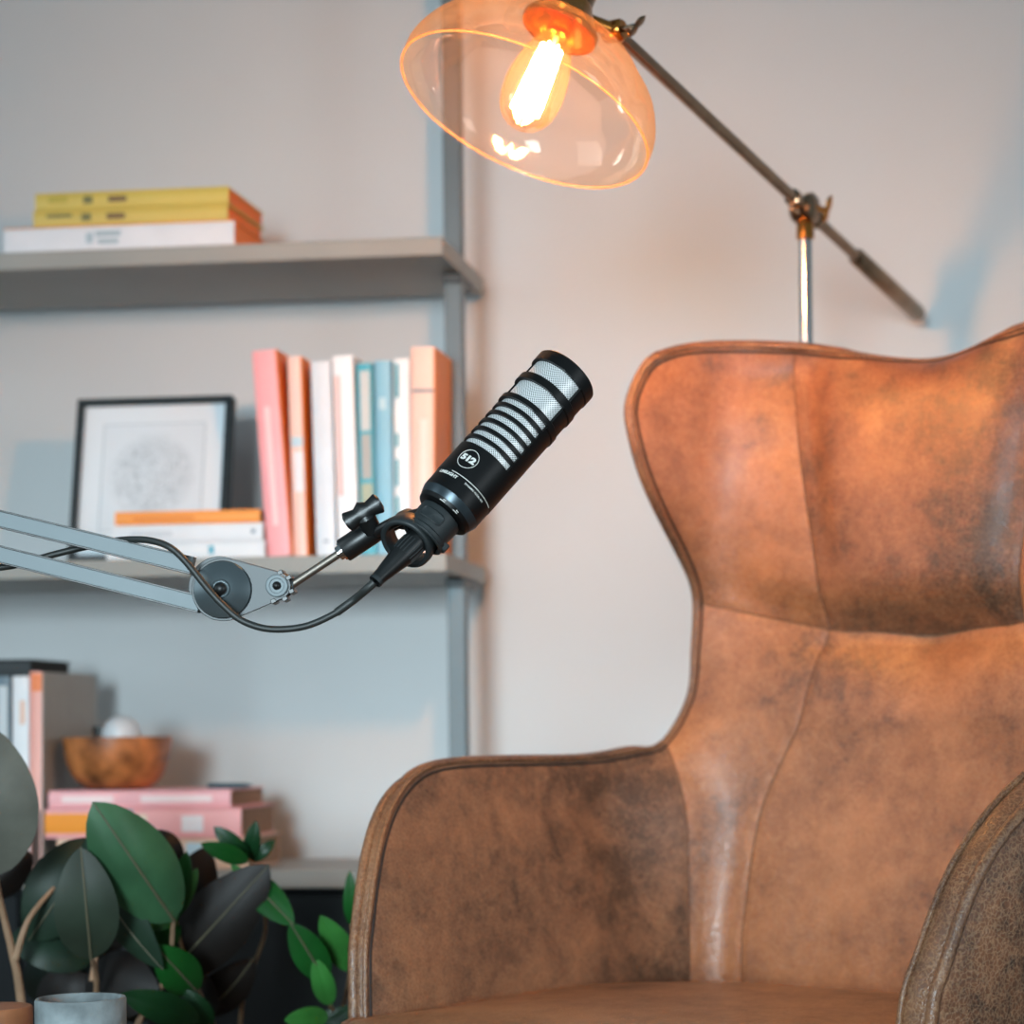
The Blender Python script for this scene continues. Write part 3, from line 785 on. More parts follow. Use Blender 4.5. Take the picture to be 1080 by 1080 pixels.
ts = sorted(ts | set(range(-520, 480, 20)))
NA = 144
mats_m = M_blacksatin
def in_win(t0, t1):
    return any(a - .5 <= t0 and t1 <= b_ + .5 for a, b_ in wins)
g = G(); rws = []
for t in ts:
    t_ = t
    gv = .0006 if abs(t + 424) < 3 else 0
    # axial position of each ring
    rws.append([mc + A * mt(t_) + rad(wc + 2 * PI * (j + .5) / NA) * (rout(t) - gv) for j in range(NA)])
vs = [p for r in rws for p in r]; fs = []
for i in range(len(ts) - 1):
    for j in range(NA):
        a1 = 2 * PI * (j + 1) / NA; 
        if a1 > PI: a1 -= 2 * PI
        if in_win(ts[i], ts[i + 1]) and abs(a1) < HWA: continue
        k = (j + 1) % NA
        fs.append((i * NA + j, i * NA + k, (i + 1) * NA + k, (i + 1) * NA + j))
g.add(vs, fs)
# window reveals: inner wall, 2.2 mm thick
RI = MR - .0028
for (a, b_) in wins:
    arc = [wc + 2 * PI * (j + .5) / NA for j in range(-int(HWA / (2 * PI) * NA) , int(HWA / (2 * PI) * NA) + 1)]
    for t in (a, b_):
        g.grid([[mc + A * mt(t) + rad(q) * rout(t) for q in arc], [mc + A * mt(t) + rad(q) * RI for q in arc]])
    for q in (arc[0], arc[-1]):
        g.grid([[mc + A * mt(t) + rad(q) * rout(t) for t in (a, b_)], [mc + A * mt(t) + rad(q) * RI for t in (a, b_)]])
# nose and tail
g.lathe(mc, A, [(rout(480), mt(478)), (MR * .98, mt(488)), (MR * .9, mt(492)), (.0005, mt(492))], NA, ref=rad(0))
g.lathe(mc, A, [(.0005, mt(-600)), (MR * .80, mt(-600)), (MR * .86, mt(-594)), (MR * .90, mt(-572))], NA, ref=rad(0))
bodyo = g.build('body', M_blacksatin, mic, sharp=30)
g = G(); g.lathe(mc, A, [(MR * .90, mt(-572)), (MR * .93, mt(-560)), (MR * .975, mt(-534)), (MR * .985, mt(-528))], NA, ref=rad(0)); g.build('tail_highlight_band', mat('tail_highlight_grey', (60, 70, 76), .32, metal=.7, var=.03), mic)  # chamfer in lighter metal grey, imitating the highlight along it
# mesh grille: perforated metal
mm = bpy.data.materials.new('silver_mesh'); mm.use_nodes = True; nt = mm.node_tree; Lk = nt.links.new; b = nt.nodes['Principled BSDF']
b.inputs['Metallic'].default_value = .35; b.inputs['Roughness'].default_value = .4
uvn = nt.nodes.new('ShaderNodeUVMap'); vo = nt.nodes.new('ShaderNodeTexVoronoi'); vo.inputs['Scale'].default_value = 1; vo.inputs['Randomness'].default_value = 0
Lk(uvn.outputs['UV'], vo.inputs['Vector'])
mr = nt.nodes.new('ShaderNodeMapRange'); mr.inputs['From Min'].default_value = .26; mr.inputs['From Max'].default_value = .36
Lk(vo.outputs['Distance'], mr.inputs['Value'])
mx = nt.nodes.new('ShaderNodeMixRGB'); Lk(mr.outputs['Result'], mx.inputs['Fac']); mx.inputs['Color1'].default_value = (.02, .025, .025, 1); mx.inputs['Color2'].default_value = (.92, .93, .93, 1)
Lk(mx.outputs['Color'], b.inputs['Base Color'])
g = G(); nS = 60
rws = [[mc + A * mt(t) + rad(wc + 2 * PI * j / NA) * (RI + .0002) for j in range(NA)] for t in np.linspace(-235, 420, nS)]
g.grid(rws, True)
go = g.build('mesh_grille', mm, mic, sharp=None)
uvl = go.data.uv_layers.new(name='UVMap'); cell = .00165
for p in go.data.polygons:
    for li in p.loop_indices:
        vi = go.data.loops[li].vertex_index; i, j = divmod(vi, NA)
        if j == 0 and any((go.data.loops[q].vertex_index % NA) == NA - 1 for q in p.loop_indices): j = NA
        x = 2 * PI * j / NA * RI / cell; y = i * (mt(420) - mt(-235)) / (nS - 1) / cell
        uvl.data[li].uv = (x * .7071 - y * .7071 + .01, x * .7071 + y * .7071 + .01)
# printed marks
def mark(name, txt, size, t, ang, m, rr, sx=1.0, spacing=1.0, bold=0, par=mic):
    cu_ = bpy.data.curves.new('t', 'FONT'); cu_.body = txt; cu_.size = size; cu_.align_x = 'CENTER'; cu_.align_y = 'CENTER'; cu_.space_character = spacing; cu_.offset = bold; cu_.resolution_u = 3
    o = bpy.data.objects.new('t', cu_); COL.objects.link(o)
    dg = bpy.context.evaluated_depsgraph_get(); me = bpy.data.meshes.new_from_object(o.evaluated_get(dg))
    bm = bmesh.new(); bm.from_mesh(me); bmesh.ops.subdivide_edges(bm, edges=[e for e in bm.edges if e.calc_length() > .002], cuts=1)
    g = G(); bm.verts.ensure_lookup_table()
    g.add([mc + A * (mt(t) + v.co.y) + rad(ang + v.co.x * sx / rr) * rr for v in bm.verts], [[v.index for v in f.verts] for f in bm.faces])
    bm.free(); bpy.data.objects.remove(o); bpy.data.curves.remove(cu_); bpy.data.meshes.remove(me)
    return g.build(name, m, par, smooth=False, sharp=None)
lgo = math.radians(-31)
rr_ = MR + .00025
mark('emblem_lettering', '512', .0084, -322, lgo, M_white, rr_, 1.25, .95, .0005)
g = G(); pts = []
for k in range(64):
    a = 2 * PI * k / 64; pts.append(mc + A * (mt(-322) + .0098 * math.sin(a)) + rad(lgo + .0098 * math.cos(a) / rr_) * (rr_ - .0001))
g.tube(pts, .00032, 6, closed=True); g.build('emblem_ring', M_white, mic)
mark('lettering', 'LIMELIGHT', .0040, -446, math.radians(-44), M_white, MR * .985 + .0002, 1.15, 1.0, .0002)
mark('lettering', 'DYNAMIC VOCAL XLR', .0024, -446, math.radians(16), M_white, MR * .985 + .0002, 1.0, 1.0, .00005)
g = G(); g.tube([mc + A * mt(-424) + rad(a) * (MR - .0002) for a in np.linspace(math.radians(-40), math.radians(62), 60)], .00035, 6); g.build('trim_line', M_white, mic)
# low-cut switch marks on the tail
for da in (-18, 14):
    g = G(); rq = MR * .9
    for (y0, y1, a0, a1) in ((-600, -592, -5, 5), (-590, -583, -2, 3)):
        pass
    g.tube([mc + A * mt(-590) + rad(math.radians(da + q)) * (MR * .871) for q in (-6, -2, 2, 6)], .0004, 6)
    g.tube([mc + A * mt(-581) + rad(math.radians(da + q)) * (MR * .886) for q in (0, 3, 6)], .0004, 6)
    g.build('switch_mark', M_white, mic)
g = G(); g.lathe(mc, A, [(.0005, mt(-640)), (.0125, mt(-640)), (.0125, mt(-598))], 40); g.build('threaded_tail', M_black, mic)

# ------------------------------------------------------------------ boom arm
def PM(x, y, z=ZM): return P(x, y, z)
boom = empty('boom_arm', P(-240, 480, 2.0), 'dark metal microphone boom arm with two parallel bars reaching in from the left', 'boom arm')
fwd = Vector((0, -1, 0))
def bar(pa, pb, hw, hd_, name, m):
    d = (pb - pa).normalized(); n = d.cross(Vector((0, 1, 0))).normalized()
    g = G(); g.box((pa + pb) / 2, ((pb - pa).length / 2, .5 * hd_, hw), (d, Vector((0, 1, 0)), n), .0006)
    e = g.build(name, m, boom)
    g = G()
    for sgn_ in (-1, 1):
        g.box((pa + pb) / 2 + n * sgn_ * (hw + .0004), ((pb - pa).length / 2, .5 * hd_ + .0006, .0008), (d, Vector((0, 1, 0)), n), .0003)
    g.build('edge_strip', M_black, e)
ext = -260
bar(P(ext, 547.5 + (ext) * .243, 2.0), P(204, 597, 2.0), .0068, .011, 'upper_bar', M_armgrey)
bar(P(ext, 585 + (ext) * .25, 2.0), P(212, 637.5, 2.0), .0068, .011, 'lower_bar', M_armgrey)
# elbow disc outside the frame and the lower arm down to its clamp on the floor stand
ec = P(ext, 505, 2.0)
g = G(); g.lathe(ec + Vector((0, .014, 0)), Vector((0, -1, 0)), [(.001, 0), (.045, 0), (.045, .028), (.001, .028)], 40); g.build('elbow_joint', M_plate, boom)
g = G(); g.tube([ec, Vector((ec.x + .02, ec.y, .02))], .012, 16); g.build('stand_post', M_black, boom)
g = G(); g.lathe((ec.x + .02, ec.y, 0), ZU, [(.001, 0), (.16, 0), (.16, .015), (.15, .02), (.012, .028)], 40); g.build('stand_base', M_black, boom)
# end plates
def disc_plate(y0, c1, r1, c2, r2, th, name, m):
    # tangent hull of two discs in the image-parallel plane
    pts = []
    c1, c2 = Vector(c1), Vector(c2); d = (c2 - c1); L = d.length; a0 = math.atan2(d.z, d.x); q = math.acos((r1 - r2) / L)
    for a in np.linspace(a0 + q, a0 + 2 * PI - q, 40): pts.append(c1 + Vector((math.cos(a), 0, math.sin(a))) * r1)
    for a in np.linspace(a0 - q, a0 + q, 24): pts.append(c2 + Vector((math.cos(a), 0, math.sin(a))) * r2)
    g = G(); n = len(pts)
    rows = [[p + Vector((0, y0 + dy, 0)) + ((c1 + c2) / 2 - p).normalized() * ins for p in pts] for dy, ins in ((0, .0006), (.0006, 0), (th - .0006, 0), (th, .0006))]
    g.grid(rows, True, 0, True, True)
    return g.build(name, m, boom, sharp=40)
s2 = 2.0 / F
C1 = P(237, 622.5, 2.0); C2 = P(294, 618.5, 2.0)
disc_plate(-.0085, C1, 33 * s2, C2, 14.5 * s2, .003, 'end_plate', M_plate)
disc_plate(.0065, C1 + Vector((-.006, 0, .003)), 33 * s2, C2 + Vector((0, 0, .001)), 14.5 * s2, .003, 'end_plate', M_plate)
g = G(); R3 = 30.5 * s2
g.lathe(C1 + Vector((0, -.0085, 0)), fwd, [(R3, 0), (R3, .002), (R3 * .97, .0035), (R3 * .6, .0085), (R3 * .34, .0105), (R3 * .30, .0098), (R3 * .26, .0095), (.001, .0095)], 64)
dsc = g.build('tension_disc', mat('disc_gunmetal', (92, 102, 106), .3, metal=.7, var=.03), boom, sharp=30)
g = G(); r_ = 7.6 * s2; g.lathe(C1 + Vector((0, -.018, 0)), fwd, [(r_ * math.cos(t), r_ * math.sin(t)) for t in np.linspace(0, PI / 2, 10)], 32); g.build('cap_screw', M_black, dsc)
g = G(); g.lathe(C2 + Vector((0, -.0085, 0)), fwd, [(12 * s2, 0), (12 * s2, .0016), (11 * s2, .0025), (8 * s2, .0027), (7.4 * s2, .0018), (.001, .0018)], 40); sw = g.build('swivel_washer', M_armgrey, boom, sharp=30)
g = G(); r_ = 4.6 * s2; g.lathe(C2 + Vector((0, -.0103, 0)), fwd, [(r_ * math.cos(t), r_ * math.sin(t)) for t in np.linspace(0, PI / 2, 8)], 24); g.build('swivel_screw', M_black, sw)
g = G()
for (x, y) in ((297, 604.5), (306, 610), (309, 624), (302, 632), (290, 634.5)):
    g.box(P(x, y, 2.0), (3 * s2, .009, 2.4 * s2), (Vector((.9, 0, .43)), Vector((0, 1, 0)), Vector((-.43, 0, .9))), .0006)
g.build('swivel_lug', M_black, boom)
g = G(); g.tube([C2, P(310, 617, 2.0)], [.008, .005], 20); g.build('swivel_core', M_plate, boom)
# rod, ferrule, barrel
ra, rb2 = P(303, 620, 2.0), P(366, 578.5, 2.0)
g = G(); g.tube([ra, rb2], 4.3 * s2, 24); M_steel = mat('brushed_steel', (128, 120, 112), .5, metal=1, var=.05); g.build('rod', M_steel, boom)
rd = (rb2 - ra).normalized()
g = G(); q = P(359, 583, 2.0); g.lathe(q, rd, [(.004, -.003), (8 * s2, -.002), (8 * s2, .0015), (10.5 * s2, .0015), (10.5 * s2, .006), (.004, .006)], 32); g.build('thread_collar', M_chrome, boom, sharp=30)
g = G(); q = P(362, 581, 2.0)
bl_ = (P(402, 556, 2.0) - q).length
g.lathe(q, rd, [(.001, 0), (12.4 * s2, 0), (13 * s2, .001), (13 * s2, bl_ - .002), (12 * s2, bl_), (.001, bl_)], 40); g.build('mount_barrel', M_black, boom)
# swivel head of the mount: fork to the holder
q2 = P(427, 548, 1.996)
g = G(); g.lathe(q2 - Vector((.3, 1, .3)).normalized() * .009, Vector((.3, 1, .3)), [(.001, -.001), (5 * s2, 0), (9 * s2, .002), (10 * s2, .005), (10 * s2, .018), (8 * s2, .022), (.001, .023)], 36)
pth = crom([P(398, 562, 2.0), P(412, 554, 1.992), P(428, 547, 1.99), P(446, 542, 1.992)], 6)
for dy in (-.008, .010):
    g.tube([p + Vector((0, dy, 0)) for p in pth], [.0052] * len(pth), 12)
g.build('mount_fork', M_black, boom)
# knob: T-handle with stem
k0, k1 = P(366, 551.5, 1.985), P(400, 530, 1.985); kc = (k0 + k1) / 2; kdv = (k1 - k0).normalized()
g = G(); kn = Vector((0, 1, 0)); kp = kdv.cross(kn).normalized(); rows = []
for t in np.linspace(-1, 1, 25):
    w_ = (.0062 + .0032 * abs(t) ** 2 if abs(t) > .35 else .0062 + .0034 * (1 - abs(t) / .35) ** 1 ) ; w_ *= math.sqrt(max(.25, 1 - max(0, (abs(t) - .82) / .18) ** 2 * .75))
    w_ *= 1.15; rows.append([kc + kdv * t * (k1 - k0).length / 2 * 1.08 + kp * (w_ * math.cos(a)) + kn * (.0062 * math.sin(a)) for a in np.linspace(0, 2 * PI, 20, endpoint=False)])
g.grid(rows, True, 0, True, True); kb_ = g.build('knob', M_black, boom)
g = G(); ke = P(393, 560, 1.995); g.tube([kc, kc + (ke - kc) * .25, kc + (ke - kc) * .5, ke], [.0062, .0095, .0088, .0088], 24); g.build('knob_stem', M_black, kb_)
# holder sleeve around the tail of the microphone (open on its underside)
ho = mc + A * mt(-600)
def hp(t, a, r): return mc + A * mt(t) + rad(a) * r
g = G()
prof = [(-762, 23.5), (-756, 24.6), (-738, 24.8), (-730, 23.2), (-700, 23.4), (-640, 24.2), (-606, 23.6)]
NAa = 60; open_c = math.radians(-75); hw_o = 0
rws = [[hp(t, 2 * PI * j / NAa, r * s2) for j in range(NAa)] for t, r in prof]
rin = [[hp(t, 2 * PI * j / NAa, (r - 3.2) * s2) for j in range(NAa)] for t, r in prof]
g.grid(rws, True); g.grid(rin[::-1], True); g.grid([rin[0], rws[0]], True); g.grid([rws[-1], rin[-1]], True)
hol = g.build('holder_sleeve', M_rubber, boom, sharp=30)
# raised oval pad on the sleeve, lip and side lug
g = G(); rows = []
for (e, h_) in ((1.0, 0), (.97, .0008), (.86, .0012), (.80, .0006), (.4, .0005), (.01, .0005)):
    rr = []
    for k in range(48):
        a = 2 * PI * k / 48; x = abs(math.cos(a)) ** .5 * (1 if math.cos(a) > 0 else -1); y = abs(math.sin(a)) ** .5 * (1 if math.sin(a) > 0 else -1)
        rr.append(hp(-672 + y * 34 * e, math.radians(-20) + x * .60 * e, 24.1 * s2 + h_))
    rows.append(rr)
g.grid(rows, True); g.build('sleeve_pad', M_rubber, hol, sharp=30)
g = G(); q = hp(-800, math.radians(-75), 20 * s2)
cc = [hp(-764, a, 23.6 * s2) for a in np.linspace(0, 2 * PI, 60, endpoint=False)]
g.tube(cc, .0016, 10, closed=True); g.build('sleeve_lip', M_rubber, hol)
g = G(); hh = hp(-735, math.radians(80), 24 * s2); g.box(hh, (.0035, .005, .004), (sd_, fr_, A), .0012); g.build('side_lug', M_rubber, hol)
# tilted yoke ring through which the plug passes
yn = (mu_.normalized() * math.cos(math.radians(48)) + vm * math.sin(math.radians(48))).normalized()
yc_ = P(431, 570, 1.985)
g = G(); ro = 28.5 * s2
g.lathe(yc_, yn, [(ro - .0042, -.006), (ro - .0015, -.0078), (ro + .0006, -.006), (ro + .001, .0), (ro - .0006, .010), (ro - .004, .011), (ro - .0052, .0), (ro - .0042, -.006)], 64)
g.build('yoke_ring', M_rubber, hol, sharp=None)

# ------------------------------------------------------------------ cable with its plug
cab_ = empty('microphone_cable', P(396, 614, 1.97), 'black microphone cable with plug looping over the boom arm bars', 'cable')
tail = mc + A * mt(-640)
c_dir = (P(396, 613, 1.955) - tail).normalized()
Lc = (P(396, 613, 1.955) - tail).length
g = G(); g.lathe(tail, c_dir, [(.001, 0), (.0098, .0), (.0098, .018), (.0104, .019), (.0112, .03), (.0112, .040), (.0104, Lc * .60), (.0085, Lc * .76), (.0068, Lc * .9), (.0062, Lc * .985), (.0045, Lc), (.001, Lc)], 40)
plug = g.build('plug', M_black, cab_, sharp=25)
g = G()
e1 = c_dir.orthogonal().normalized(); e2 = c_dir.cross(e1)
for k in range(20):
    a = 2 * PI * k / 20; dr_ = e1 * math.cos(a) + e2 * math.sin(a)
    g.tube([tail + c_dir * .032 + dr_ * .0111, tail + c_dir * .040 + dr_ * .0113, tail + c_dir * Lc * .58 + dr_ * .0104], .0006, 6)
g.build('grip_rib', M_rubber, plug); 
g = G(); q = tail + c_dir * Lc * .985
g.lathe(q, c_dir, [(.0063, -.002), (.0066, 0), (.0063, .002)], 32); g.build('plug_ring', M_rubber, plug)
zf = 1.969; zb_ = 2.022
cp = [P(395, 614, 1.956), P(386, 622, 1.958), P(374, 632, zf), P(355, 646, zf), (P(322, 660.5, zf)), P(285, 663.5, zf), P(256, 655, zf), P(237, 640, zf), P(220, 622, zf), P(204, 602, zf), P(190, 586, zf), P(176, 575.5, zf), P(158, 570, 1.980), P(138, 569, 1.995), P(118, 571, 2.015), P(89, 577, zb_), P(60, 584, zb_), P(38, 590, zb_), P(8, 597.5, zb_), P(-30, 599, zb_), P(-90, 590, zb_), P(-170, 560, zb_), P(-250, 530, zb_)]
g = G(); pts = crom(cp, 8); g.tube(pts, .0031, 14); g.build('cord', M_cable, cab_)
g = G(); pts = crom(cp[:4], 8); g.tube(pts, .0038, 14); g.build('strain_relief', M_cable, cab_)

# ------------------------------------------------------------------ plants
def leaf_mat(name, col, rough=.35):
    m = mat(name, col, rough, var=.25, scale=18, bump=.12, bscale=45, spec=.28)
    return m
def leaf(par, bpx, tpx, Zb, Zt, wpx, m, vein, curl=.18, fold=.12, twist=0., bendz=.02, shape=.9):
    b_ = P(*bpx, Zb); t_ = P(*tpx, Zt); ax_ = t_ - b_; L = ax_.length; ax_.normalize()
    vn = -ray((bpx[0] + tpx[0]) / 2, (bpx[1] + tpx[1]) / 2).normalized()
    nn = (vn - ax_ * vn.dot(ax_)).normalized(); ww = ax_.cross(nn)
    if twist: nn, ww = nn * math.cos(twist) + ww * math.sin(twist), ww * math.cos(twist) - nn * math.sin(twist)
    hw = wpx / 2 * (Zb + Zt) / 2 / F
    rows = []; n = 22; mrows = []
    for i in range(n + 1):
        t = i / n; w_ = hw * (math.sin(PI * t ** shape) ** .62) if 0 < t < 1 else .0004
        if t > .9: w_ *= 1 - ((t - .9) / .1) ** 2 * .35
        cen = b_ + ax_ * (t * L) + nn * (bendz * math.sin(PI * t))
        row = []
        for j in range(-6, 7):
            u = j / 6
            row.append(cen + ww * (u * w_) + nn * (fold * abs(u) * w_ - curl * (u * w_) ** 2 / hw))
        rows.append(row); mrows.append(cen + nn * .0008)
    back = [[p - nn * .0012 for p in r] for r in rows]
    g = G(); g.grid(rows); g.grid([r[::-1] for r in back])
    g.grid([[r[0] for r in back], [r[0] for r in rows]]); g.grid([[r[-1] for r in rows], [r[-1] for r in back]])
    o = g.build('leaf', m, par, sharp=None)
    if vein:
        g = G(); g.tube(mrows, [.0013 * (1 - .7 * i / n) + .0003 for i in range(n + 1)], 6); g.build('midrib', vein, o)
    return o
rub = empty('rubber_plant', P(60, 1080, 2.5) * 1, 'rubber plant with broad dark green oval leaves at the lower left below the bowl', 'plant')
rub.location = (P(60, 1080, 2.5).x, 2.5, 0)
M_stem = mat('stem_brown', (140, 112, 88), .6, var=.2, scale=40)
M_vein = mat('midrib_pale', (84, 80, 62), .6)
g1, g2, g3, g4, g5 = leaf_mat('leaf_green', (50, 86, 58), .42), leaf_mat('leaf_dark', (24, 42, 30), .5), leaf_mat('leaf_grey', (84, 84, 76), .55), leaf_mat('leaf_purple', (22, 18, 16), .55), leaf_mat('leaf_mid', (40, 50, 40), .5)
PC = Vector((P(45, 1080, 2.52).x, 2.52, 0))
g6 = leaf_mat('leaf_black_green', (12, 22, 18), .5)
lfs = [((-6, 925), (-18, 762), 2.36, 2.34, 100, g3, M_vein, dict(curl=.1)),
       ((184, 972), (98, 846), 2.44, 2.36, 82, g1, M_vein, dict(curl=.5, fold=.0)),
       ((104, 886), (30, 992), 2.50, 2.48, 78, g2, M_vein, dict(curl=.3)),
       ((96, 1012), (85, 893), 2.40, 2.36, 66, g5, M_vein, dict(curl=.12)),
       ((92, 880), (172, 1022), 2.46, 2.44, 58, g2, M_vein, dict(curl=.3, twist=.7)),
       ((176, 1030), (284, 912), 2.56, 2.52, 74, g4, M_vein, dict(curl=.4)),
       ((178, 1020), (218, 892), 2.60, 2.60, 60, g4, None, dict(curl=.4)),
       ((98, 1012), (8, 990), 2.52, 2.50, 62, g2, None, dict(curl=.4, twist=.5)),
       ((92, 1030), (170, 1052), 2.56, 2.5, 74, g4, None, dict(curl=.4)),
       ((40, 1064), (108, 1040), 2.62, 2.6, 66, g4, None, dict(curl=.4)),
       ((150, 880), (190, 925), 2.52, 2.52, 50, g4, None, dict(curl=.4)),
       ((150, 1046), (232, 1060), 2.62, 2.6, 84, g4, None, dict(curl=.3)),
       ((20, 940), (-12, 905), 2.56, 2.56, 70, g4, None, dict(curl=.3)),
       ((60, 1000), (140, 930), 2.62, 2.62, 90, g4, None, dict(curl=.3)),
       ((120, 1070), (196, 1010), 2.64, 2.62, 60, g6, None, dict(curl=.4)), ((30, 1050), (96, 1000), 2.66, 2.62, 60, g6, None, dict(curl=.4)),
       ((200, 1070), (268, 1010), 2.66, 2.62, 52, g4, M_vein, dict(curl=.4, twist=.5)), ((60, 1070), (130, 1072), 2.64, 2.6, 60, g6, None, dict(curl=.4)),
       ((186, 1040), (196, 930), 2.66, 2.64, 56, g6, None, dict(curl=.4))]
for b__, t__, zb1, zt1, w1, m1, v1, kw in lfs: leaf(rub, b__, t__, zb1, zt1, w1, m1, v1, **kw)
def stem(par, pts, r, m=M_stem, name='stem'):
    pts = crom(pts, 5); g = G(); g.tube(pts, [r * (1 - .45 * i / len(pts)) for i in range(len(pts))], 8); return g.build(name, m, par)
pot_top = PC + ZU * .22
stem(rub, [PC + Vector((-.01, 0, .2)), P(22, 1055, 2.46), P(13, 1005, 2.44), P(0, 950, 2.42), P(-6, 915, 2.38)], .0055)
stem(rub, [P(16, 1012, 2.44), P(30, 970, 2.44), P(57, 936, 2.47)], .004)
stem(rub, [PC + Vector((.02, 0, .2)), P(100, 1060, 2.5), P(97, 1010, 2.42)], .0045)
stem(rub, [PC + Vector((.04, 0, .2)), P(150, 1070, 2.52), P(176, 1030, 2.5), P(183, 970, 2.45)], .0045)
stem(rub, [P(97, 1035, 2.5), P(110, 930, 2.53), P(100, 886, 2.5)], .0035)
def pot(par, c, r, h, m):
    g = G(); g.lathe(c, ZU, [(.001, 0), (r * .75, 0), (r * .8, .004), (r, h), (r * .93, h), (r * .9, h - .03), (.001, h - .03)], 48); g.build('pot', m, par, sharp=30)
    g = G(); g.lathe(c, ZU, [(.001, h - .028), (r * .9, h - .028)], 40); g.build('soil', mat('soil', (40, 30, 24), .9, var=.4, scale=80), par)
pot(rub, PC, .10, .22, mat('pot_charcoal', (46, 48, 50), .6, var=.1))
for q in range(1):
    pass

viv = empty('leafy_plant', (P(250, 1080, 2.75).x, 2.78, 0), 'potted plant with small glossy bright green leaves between the rubber plant and the armchair', 'plant')
VC = Vector((P(250, 1080, 2.78).x, 2.78, 0))
h1 = leaf_mat('leaf_bright', (18, 70, 26), .38); h2 = leaf_mat('leaf_fresh', (44, 100, 42), .38); h3 = leaf_mat('leaf_deep', (14, 50, 24), .4)
lf2 = [((258, 922), (310, 976), 2.56, 2.5, 34, h1), ((262, 908), (212, 890), 2.56, 2.52, 20, h1), ((262, 906), (226, 872), 2.58, 2.56, 20, h3), ((262, 908), (270, 866), 2.6, 2.58, 18, h3),
       ((266, 908), (290, 886), 2.6, 2.6, 14, h3), ((186, 968), (197, 898), 2.5, 2.48, 22, h1), ((186, 966), (208, 916), 2.5, 2.5, 16, h2), ((188, 962), (158, 980), 2.5, 2.47, 20, h1), ((190, 990), (158, 978), 2.52, 2.48, 30, h1),
       ((208, 1046), (164, 998), 2.5, 2.44, 44, h1), ((344, 1034), (306, 974), 2.54, 2.5, 36, h1), ((348, 1060), (332, 1010), 2.55, 2.52, 24, h2),
       ((372, 1024), (338, 966), 2.58, 2.54, 30, h2), ((370, 976), (369, 918), 2.6, 2.58, 15, h1), ((346, 1072), (300, 1076), 2.5, 2.46, 24, h2),
       ((210, 1076), (128, 1048), 2.46, 2.38, 34, h3), ((330, 1090), (372, 1062), 2.6, 2.6, 24, h3), ((262, 930), (244, 912), 2.58, 2.56, 12, h2), ((222, 1085), (196, 1044), 2.5, 2.48, 26, h3)]
for i, (b__, t__, zb1, zt1, w1, m1) in enumerate(lf2): leaf(viv, b__, t__, zb1, zt1, w1, m1, M_vein if i in (0, 9, 10) else None, curl=.25, fold=.2, bendz=.006)
M_st2 = mat('stem_tan', (128, 104, 78), .6, var=.2, scale=40)
stem(viv, [VC + Vector((-.01, 0, .2)), P(228, 1090, 2.7), P(210, 1046, 2.56), P(192, 1000, 2.53), P(186, 966, 2.5)], .0032, M_st2)
stem(viv, [VC + Vector((0, 0, .2)), P(255, 1060, 2.68), P(280, 980, 2.62), P(268, 930, 2.58), P(262, 906, 2.58)], .003, M_st2)
stem(viv, [VC + Vector((.02, 0, .2)), P(352, 1090, 2.66), P(348, 1060, 2.58), P(343, 1034, 2.55), P(322, 1000, 2.54), P(306, 974, 2.53), P(262, 922, 2.57)], .0028, M_st2)
stem(viv, [VC + Vector((.03, 0, .2)), P(352, 1078, 2.66), P(366, 1040, 2.6), P(371, 1000, 2.59), P(370, 974, 2.6)], .0026, M_st2)
pot(viv, VC, .085, .22, mat('pot_slate', (70, 86, 100), .5, var=.1))

# ------------------------------------------------------------------ little table, cup and wooden box
tb = P(52, 1100, 2.12); TT = .345
tab = empty('side_table', (tb.x - .03, tb.y, 0), 'small round dark side table carrying the grey cup at the bottom left corner', 'table')
g = G(); g.lathe((tb.x - .03, tb.y, TT - .02), ZU, [(.001, 0), (.155, 0), (.16, .005), (.16, .015), (.155, .02), (.001, .02)], 64); g.build('tabletop', mat('table_dark', (50, 40, 34), .4, var=.2), tab)
for k in range(3):
    a = 2 * PI * k / 3 + .5; g = G(); g.tube([Vector((tb.x - .03 + .07 * math.cos(a), tb.y + .07 * math.sin(a), TT - .018)), Vector((tb.x - .03 + .13 * math.cos(a), tb.y + .13 * math.sin(a), 0))], .010, 12); g.build('leg', mat('table_leg', (40, 32, 28), .5), tab)
cz = P(85, 1052, 2.08).z; rcup = 47 * 2.08 / F; cc_ = P(85, 1052, 2.08); hc = cz - TT - .0005
mcup = mat('concrete_cup', (112, 120, 122), .75, var=.5, scale=30, bump=.3, bscale=150)
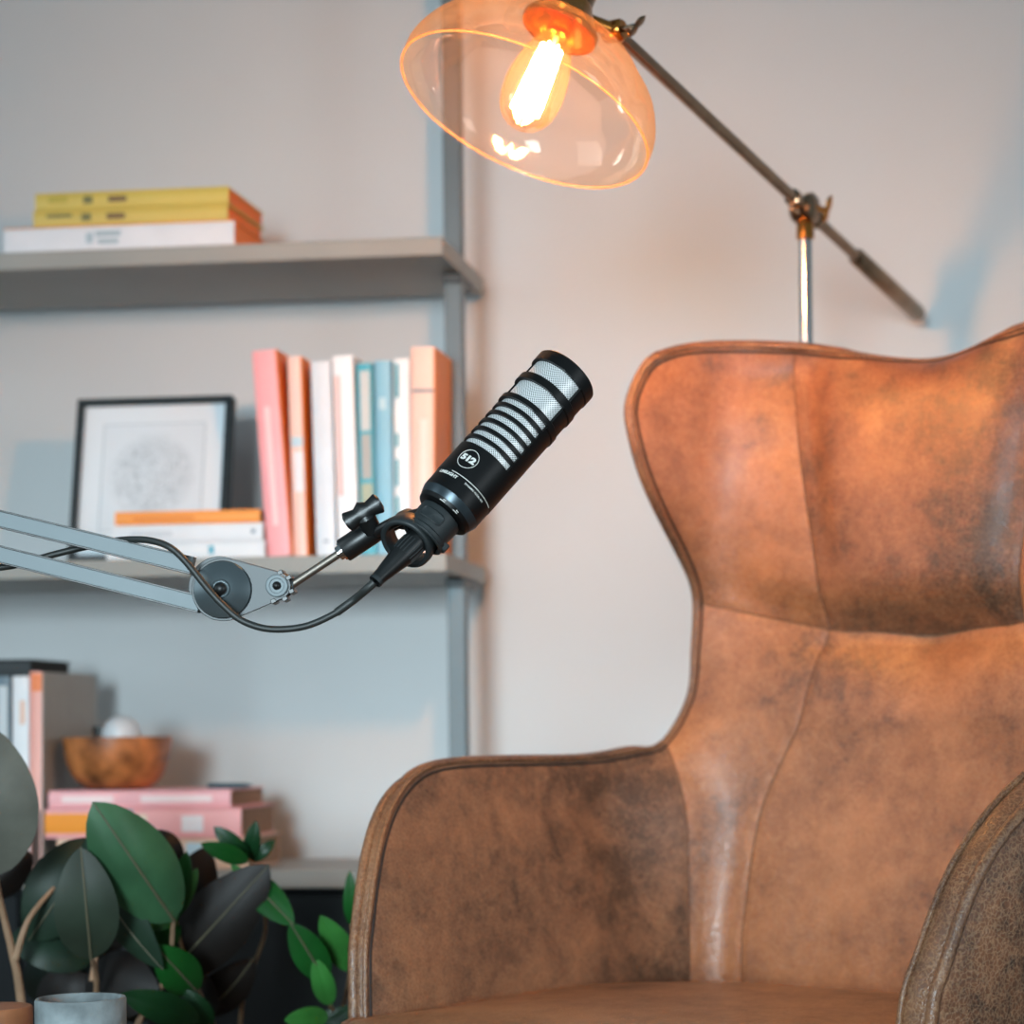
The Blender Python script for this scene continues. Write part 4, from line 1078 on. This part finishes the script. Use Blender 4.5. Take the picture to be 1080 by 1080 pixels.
g = G(); g.lathe((cc_.x, cc_.y, TT + .0005), ZU, [(.001, 0), (rcup * .9, 0), (rcup * .97, .004), (rcup, .02), (rcup, hc - .002), (rcup - .001, hc), (rcup - .004, hc), (rcup - .005, hc - .003), (rcup - .005, .03), (.001, .03)], 64)
tag(g.build('concrete_cup', mcup, sharp=40), 'mottled grey stoneware cup at the bottom edge in front of the rubber plant', 'cup')
wbx = P(-8, 1062, 2.16); zt_ = wbx.z
g = G(); g.lathe((wbx.x, wbx.y, TT + .0005), ZU, [(.001, 0), (.036, 0), (.038, .002), (.038, zt_ - TT - .002), (.0365, zt_ - TT), (.001, zt_ - TT)], 48)
tag(g.build('wooden_box', mat('box_wood', (150, 98, 66), .45, var=.3, scale=30), sharp=40), 'round brown wooden box left of the grey cup at the bottom left corner', 'box')

# ------------------------------------------------------------------ light
wd_ = bpy.data.worlds.new('world'); S.world = wd_; wd_.use_nodes = True
wd_.node_tree.nodes['Background'].inputs['Color'].default_value = (.58, .82, .95, 1); wd_.node_tree.nodes['Background'].inputs['Strength'].default_value = .25
def area(name, loc, target, sx, sy, e, col):
    l = bpy.data.lights.new(name, 'AREA'); l.shape = 'RECTANGLE'; l.size = sx; l.size_y = sy; l.energy = e; l.color = col
    o = bpy.data.objects.new(name, l); COL.objects.link(o); o.location = loc
    o.rotation_euler = (Vector(target) - Vector(loc)).to_track_quat('-Z', 'Y').to_euler()
    return o
wl = area('window_daylight', (-.95, -2.4, 1.1), (-.2, 3, .35), 1.0, 1.2, 13, (.74, .92, 1.0)); wl.data.spread = math.radians(36)
area('side_window_daylight', (-2.3, 1.2, 1.5), (0, 2.6, .7), 1.0, 1.4, 12, (.78, .93, 1.0))

area('right_window_daylight', (2.6, .1, 1.0), (.2, 2.4, .6), .7, 1.3, 22, (.85, .95, 1.0))

S.view_settings.view_transform = 'Standard'; S.view_settings.look = 'None'; S.view_settings.gamma = 1; S.view_settings.use_curve_mapping = False
S.view_settings.exposure = 0.0
